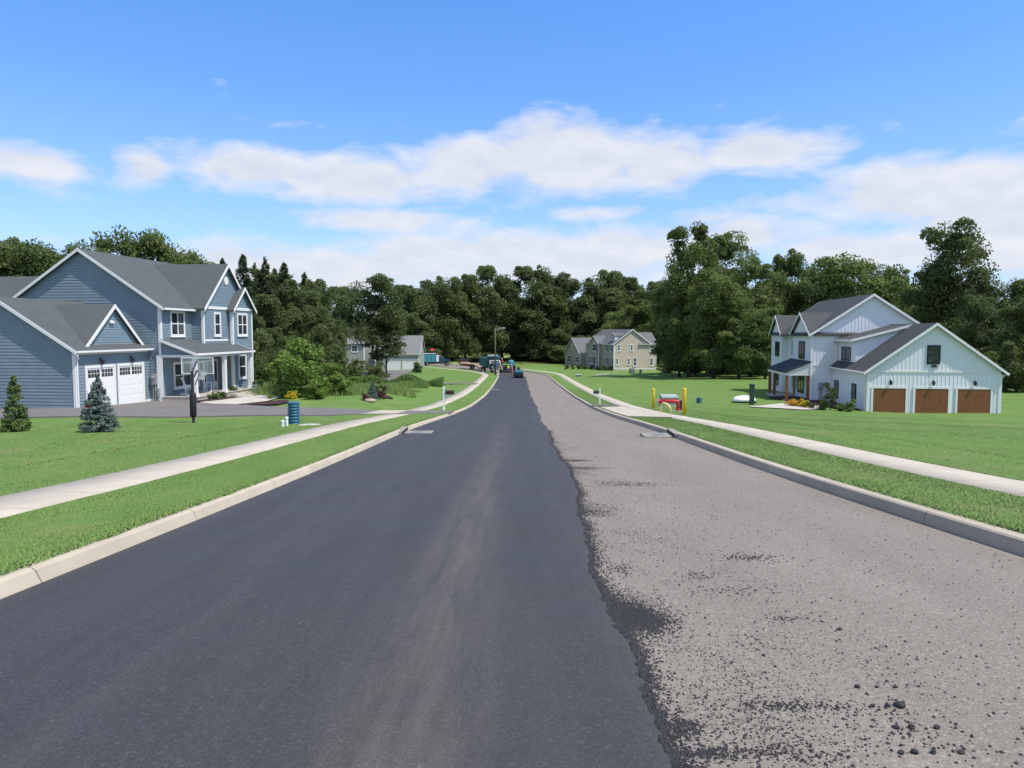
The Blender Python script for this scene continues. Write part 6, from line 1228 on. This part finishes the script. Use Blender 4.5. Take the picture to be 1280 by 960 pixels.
    for s, l in ((-1, l0), (1, l1)): b = MB(); b.smooth = True; c = V[l + 3]; a = V[l + 2]; b.tube([a + Vector((0, -.04, .06)), a + Vector((0, 0, -.045)), c + Vector((0, .04, -.005))], [.06, .062, .045], 10); b.build('boot', MAT['post_wood'], r)
    return r
def on_road(x, y): return (x, y, float(zr(y)) + .045)
gP = 'road crew at the end of the street'
person(on_road(-2.25, 147.5), R(150), 'road worker in a yellow vest standing nearest the street lamp', 'red_cloth', 'black', 'vest', 'hardhat', .12, 'reach', group=gP)
person(on_road(-.75, 149.5), R(-160), 'road worker in a yellow vest and yellow hard hat before the paver', 'vest', 'jeans', 'vest', 'hat_yellow', .05, 'down', group=gP)
person(on_road(.05, 147.8), R(100), 'road worker in pale pink clothes right of the paver', 'pink_cloth', 'pink_cloth', None, 'hardhat', .15, 'reach', group=gP)
q = PAV.matrix_world if False else None
person((pp.x - 1.55, pp.y - 1.2, pp.z + 1.16), R(170), 'road worker in a red shirt riding on the paver platform', 'red_cloth', 'jeans', None, 'hardhat', .05, 'reach', group=gP)
person((1.12 + .02, 131.0, float(zr(131)) + .045 + .0), R(4), 'dark clothed driver seated on the teal road roller', 'black', 'black', None, None, .05, 'reach', sit=True, seat=1.32, group=gP)
m = MB(); m.smooth = True; m.lathe([(.16, 0), (.17, .25), (.1, .32), (.08, .4), (.005, .41)], (0, 0, 0), 14); m.build('drink_jug', MAT['white_plastic'], None, 'white jug standing on the kerb corner below the street lamp', 'jug', loc=(-2.55, 136.2, gz(-2.75, 136.2) + .03))

# ------------------------------------------------------------------ loose asphalt on the old road
def crumbs():
    rs = np.random.RandomState(21); XS, YS, SZ = [], [], []
    def add(u, s, z):
        x = np.interp(s, SLEN, PATH[:, 0]) + np.interp(s, SLEN, NRM[:, 0]) * u; y = np.interp(s, SLEN, PATH[:, 1]) + np.interp(s, SLEN, NRM[:, 1]) * u; XS.append(x); YS.append(y); SZ.append(z)
    n = 24000; s = 1.5 + 26 * rs.uniform(0, 1, n) ** 1.9; u = edge_u(s) + np.abs(rs.exponential(.045, n)) - .02; add(u, s, rs.uniform(.004, .012, n))
    n = 36000; s = 1.5 + 24 * rs.uniform(0, 1, n) ** 1.7; u = edge_u(s) + rs.exponential(.55 + .2 * (s < 8), n); patch = np.sin(u * 5 + s * 1.1) + np.sin(s * 2.7 - u * 2) + .9 * np.sin(s * 6.1 + u * 9); k = (patch + rs.normal(0, .8, n) > .9) & (u < 4.3); add(u[k], s[k], rs.uniform(.002, .0075, k.sum()) * (1 + .8 * (rs.uniform(0, 1, k.sum()) > .93)))
    n = 2600; s = 1.5 + 30 * rs.uniform(0, 1, n) ** 1.5; u = rs.uniform(.4, 4.4, n); add(u, s, rs.uniform(.004, .012, n))
    # heaps: px, py, spread across, spread along, count, size
    for px, py, su, ss, cnt_, sz in ((800, 757, .11, .17, 9000, .009), (772, 738, .1, .22, 3600, .009), (885, 905, .10, .03, 700, .008), (850, 893, .07, .05, 1000, .008), (960, 915, .2, .06, 300, .010), (1000, 853, .17, .035, 420, .010), (940, 895, .3, .2, 600, .007), (980, 800, .35, .5, 1500, .006), (880, 830, .3, .5, 1500, .006),
                                     (730, 627, .22, .2, 700, .012), (790, 596, .3, .2, 420, .013), (715, 568, .22, .1, 520, .014), (725, 577, .3, .14, 420, .014), (870, 700, .08, .12, 180, .010), (935, 679, .16, .1, 260, .011), (915, 718, .16, .08, 200, .010), (775, 693, .1, .15, 240, .010), (1140, 900, .13, .2, 260, .011), (1110, 950, .2, .05, 300, .012), (985, 750, .12, .04, 130, .010), (945, 775, .1, .1, 110, .009), (900, 850, .3, .3, 420, .009), (950, 930, .22, .05, 160, .010)):
        p = hit(px, py, 2.0); j = i_of(p.y); u0 = (p.x - PATH[j, 0]); cnt_ = int(cnt_ * (.8 if p.y > 6.5 else .5)); add(u0 + rs.normal(0, su, cnt_), p.y + rs.normal(0, ss, cnt_), sz * .8 * rs.uniform(.4, 1.4, cnt_))
    X, Y, S = np.concatenate(XS), np.concatenate(YS), np.concatenate(SZ); n = len(X)
    uu = X - np.interp(Y, PATH[:i_of(130), 1], PATH[:i_of(130), 0]); e_ = edge_u(Y); k = (uu > e_ - .05) & (uu < 4.5); X, Y, S, uu, e_ = X[k], Y[k], S[k], uu[k], e_[k]; n = len(X)
    Z = zr(Y) + np.clip((.05 - (uu - e_)) / .12, 0, 1) * .03 + S * .25
    base = np.array([(0, 0, 1), (1, 0, 0), (0, 1, 0), (-1, 0, 0), (0, -1, 0), (0, 0, -.6)]); fc = np.array([(0, 1, 2), (0, 2, 3), (0, 3, 4), (0, 4, 1)])
    V = base[None] * rs.uniform(.6, 1.25, (n, 6, 1)) * S[:, None, None]; V[:, :, 2] *= .75; a = rs.uniform(0, 6.28, n); c, s_ = np.cos(a)[:, None], np.sin(a)[:, None]; vx = V[..., 0] * c - V[..., 1] * s_; vy = V[..., 0] * s_ + V[..., 1] * c
    V = np.stack([vx + X[:, None], vy + Y[:, None], V[..., 2] + Z[:, None]], -1); T_ = V[:, fc].reshape(-1, 3)
    link('loose_asphalt', quads_mesh('loose_asphalt', T_, n * 4, MAT['crumb'], 3), label='loose black asphalt crumbs scattered along the edge of the fresh mat', cat='asphalt crumbs', kind='stuff')
crumbs()
def lump_mesh(seed, R_):
    rg = random.Random(seed); bm = bmesh.new(); bmesh.ops.create_icosphere(bm, subdivisions=2, radius=R_)
    for v in bm.verts: v.co *= rg.uniform(.72, 1.2); v.co.z *= .62
    me = bpy.data.meshes.new('asphalt_lump'); bm.to_mesh(me); bm.free(); me.materials.append(MAT['crumb']); return me
lm = [lump_mesh(k, 1.0) for k in range(4)]
for i, (px, py, s) in enumerate(((1125, 870, .026), (1110, 873, .02), (1073, 834, .02), (1092, 856, .018), (1122, 884, .02), (1140, 900, .024), (1145, 913, .022), (1172, 893, .02), (1050, 773, .02), (1168, 916, .019), (1120, 842, .016), (1097, 838, .014), (1202, 935, .018), (1235, 950, .016), (1128, 905, .018), (955, 800, .014), (1270, 952, .014))):
    p = hit(px, py, 2.0); z = float(zr(p.y)); o = bpy.data.objects.new('asphalt_lump', lm[i % 4]); COL.objects.link(o); o.location = (p.x, p.y, z + s * .4); s *= 1.0 if i == 0 else .72; o.scale = (s, s * 1.2, s); o.rotation_euler = (0, 0, i * 1.7)
    tag(o, 'biggest black asphalt lump lying on the old gray pavement' if i == 0 else 'small black lump of asphalt lying on the old gray pavement', 'asphalt lump', 'asphalt lumps on the old pavement')

# ------------------------------------------------------------------ render settings
scene.render.engine = 'CYCLES'
try:
    scene.cycles.max_bounces = 6; scene.cycles.diffuse_bounces = 3; scene.cycles.transparent_max_bounces = 8
except Exception: pass
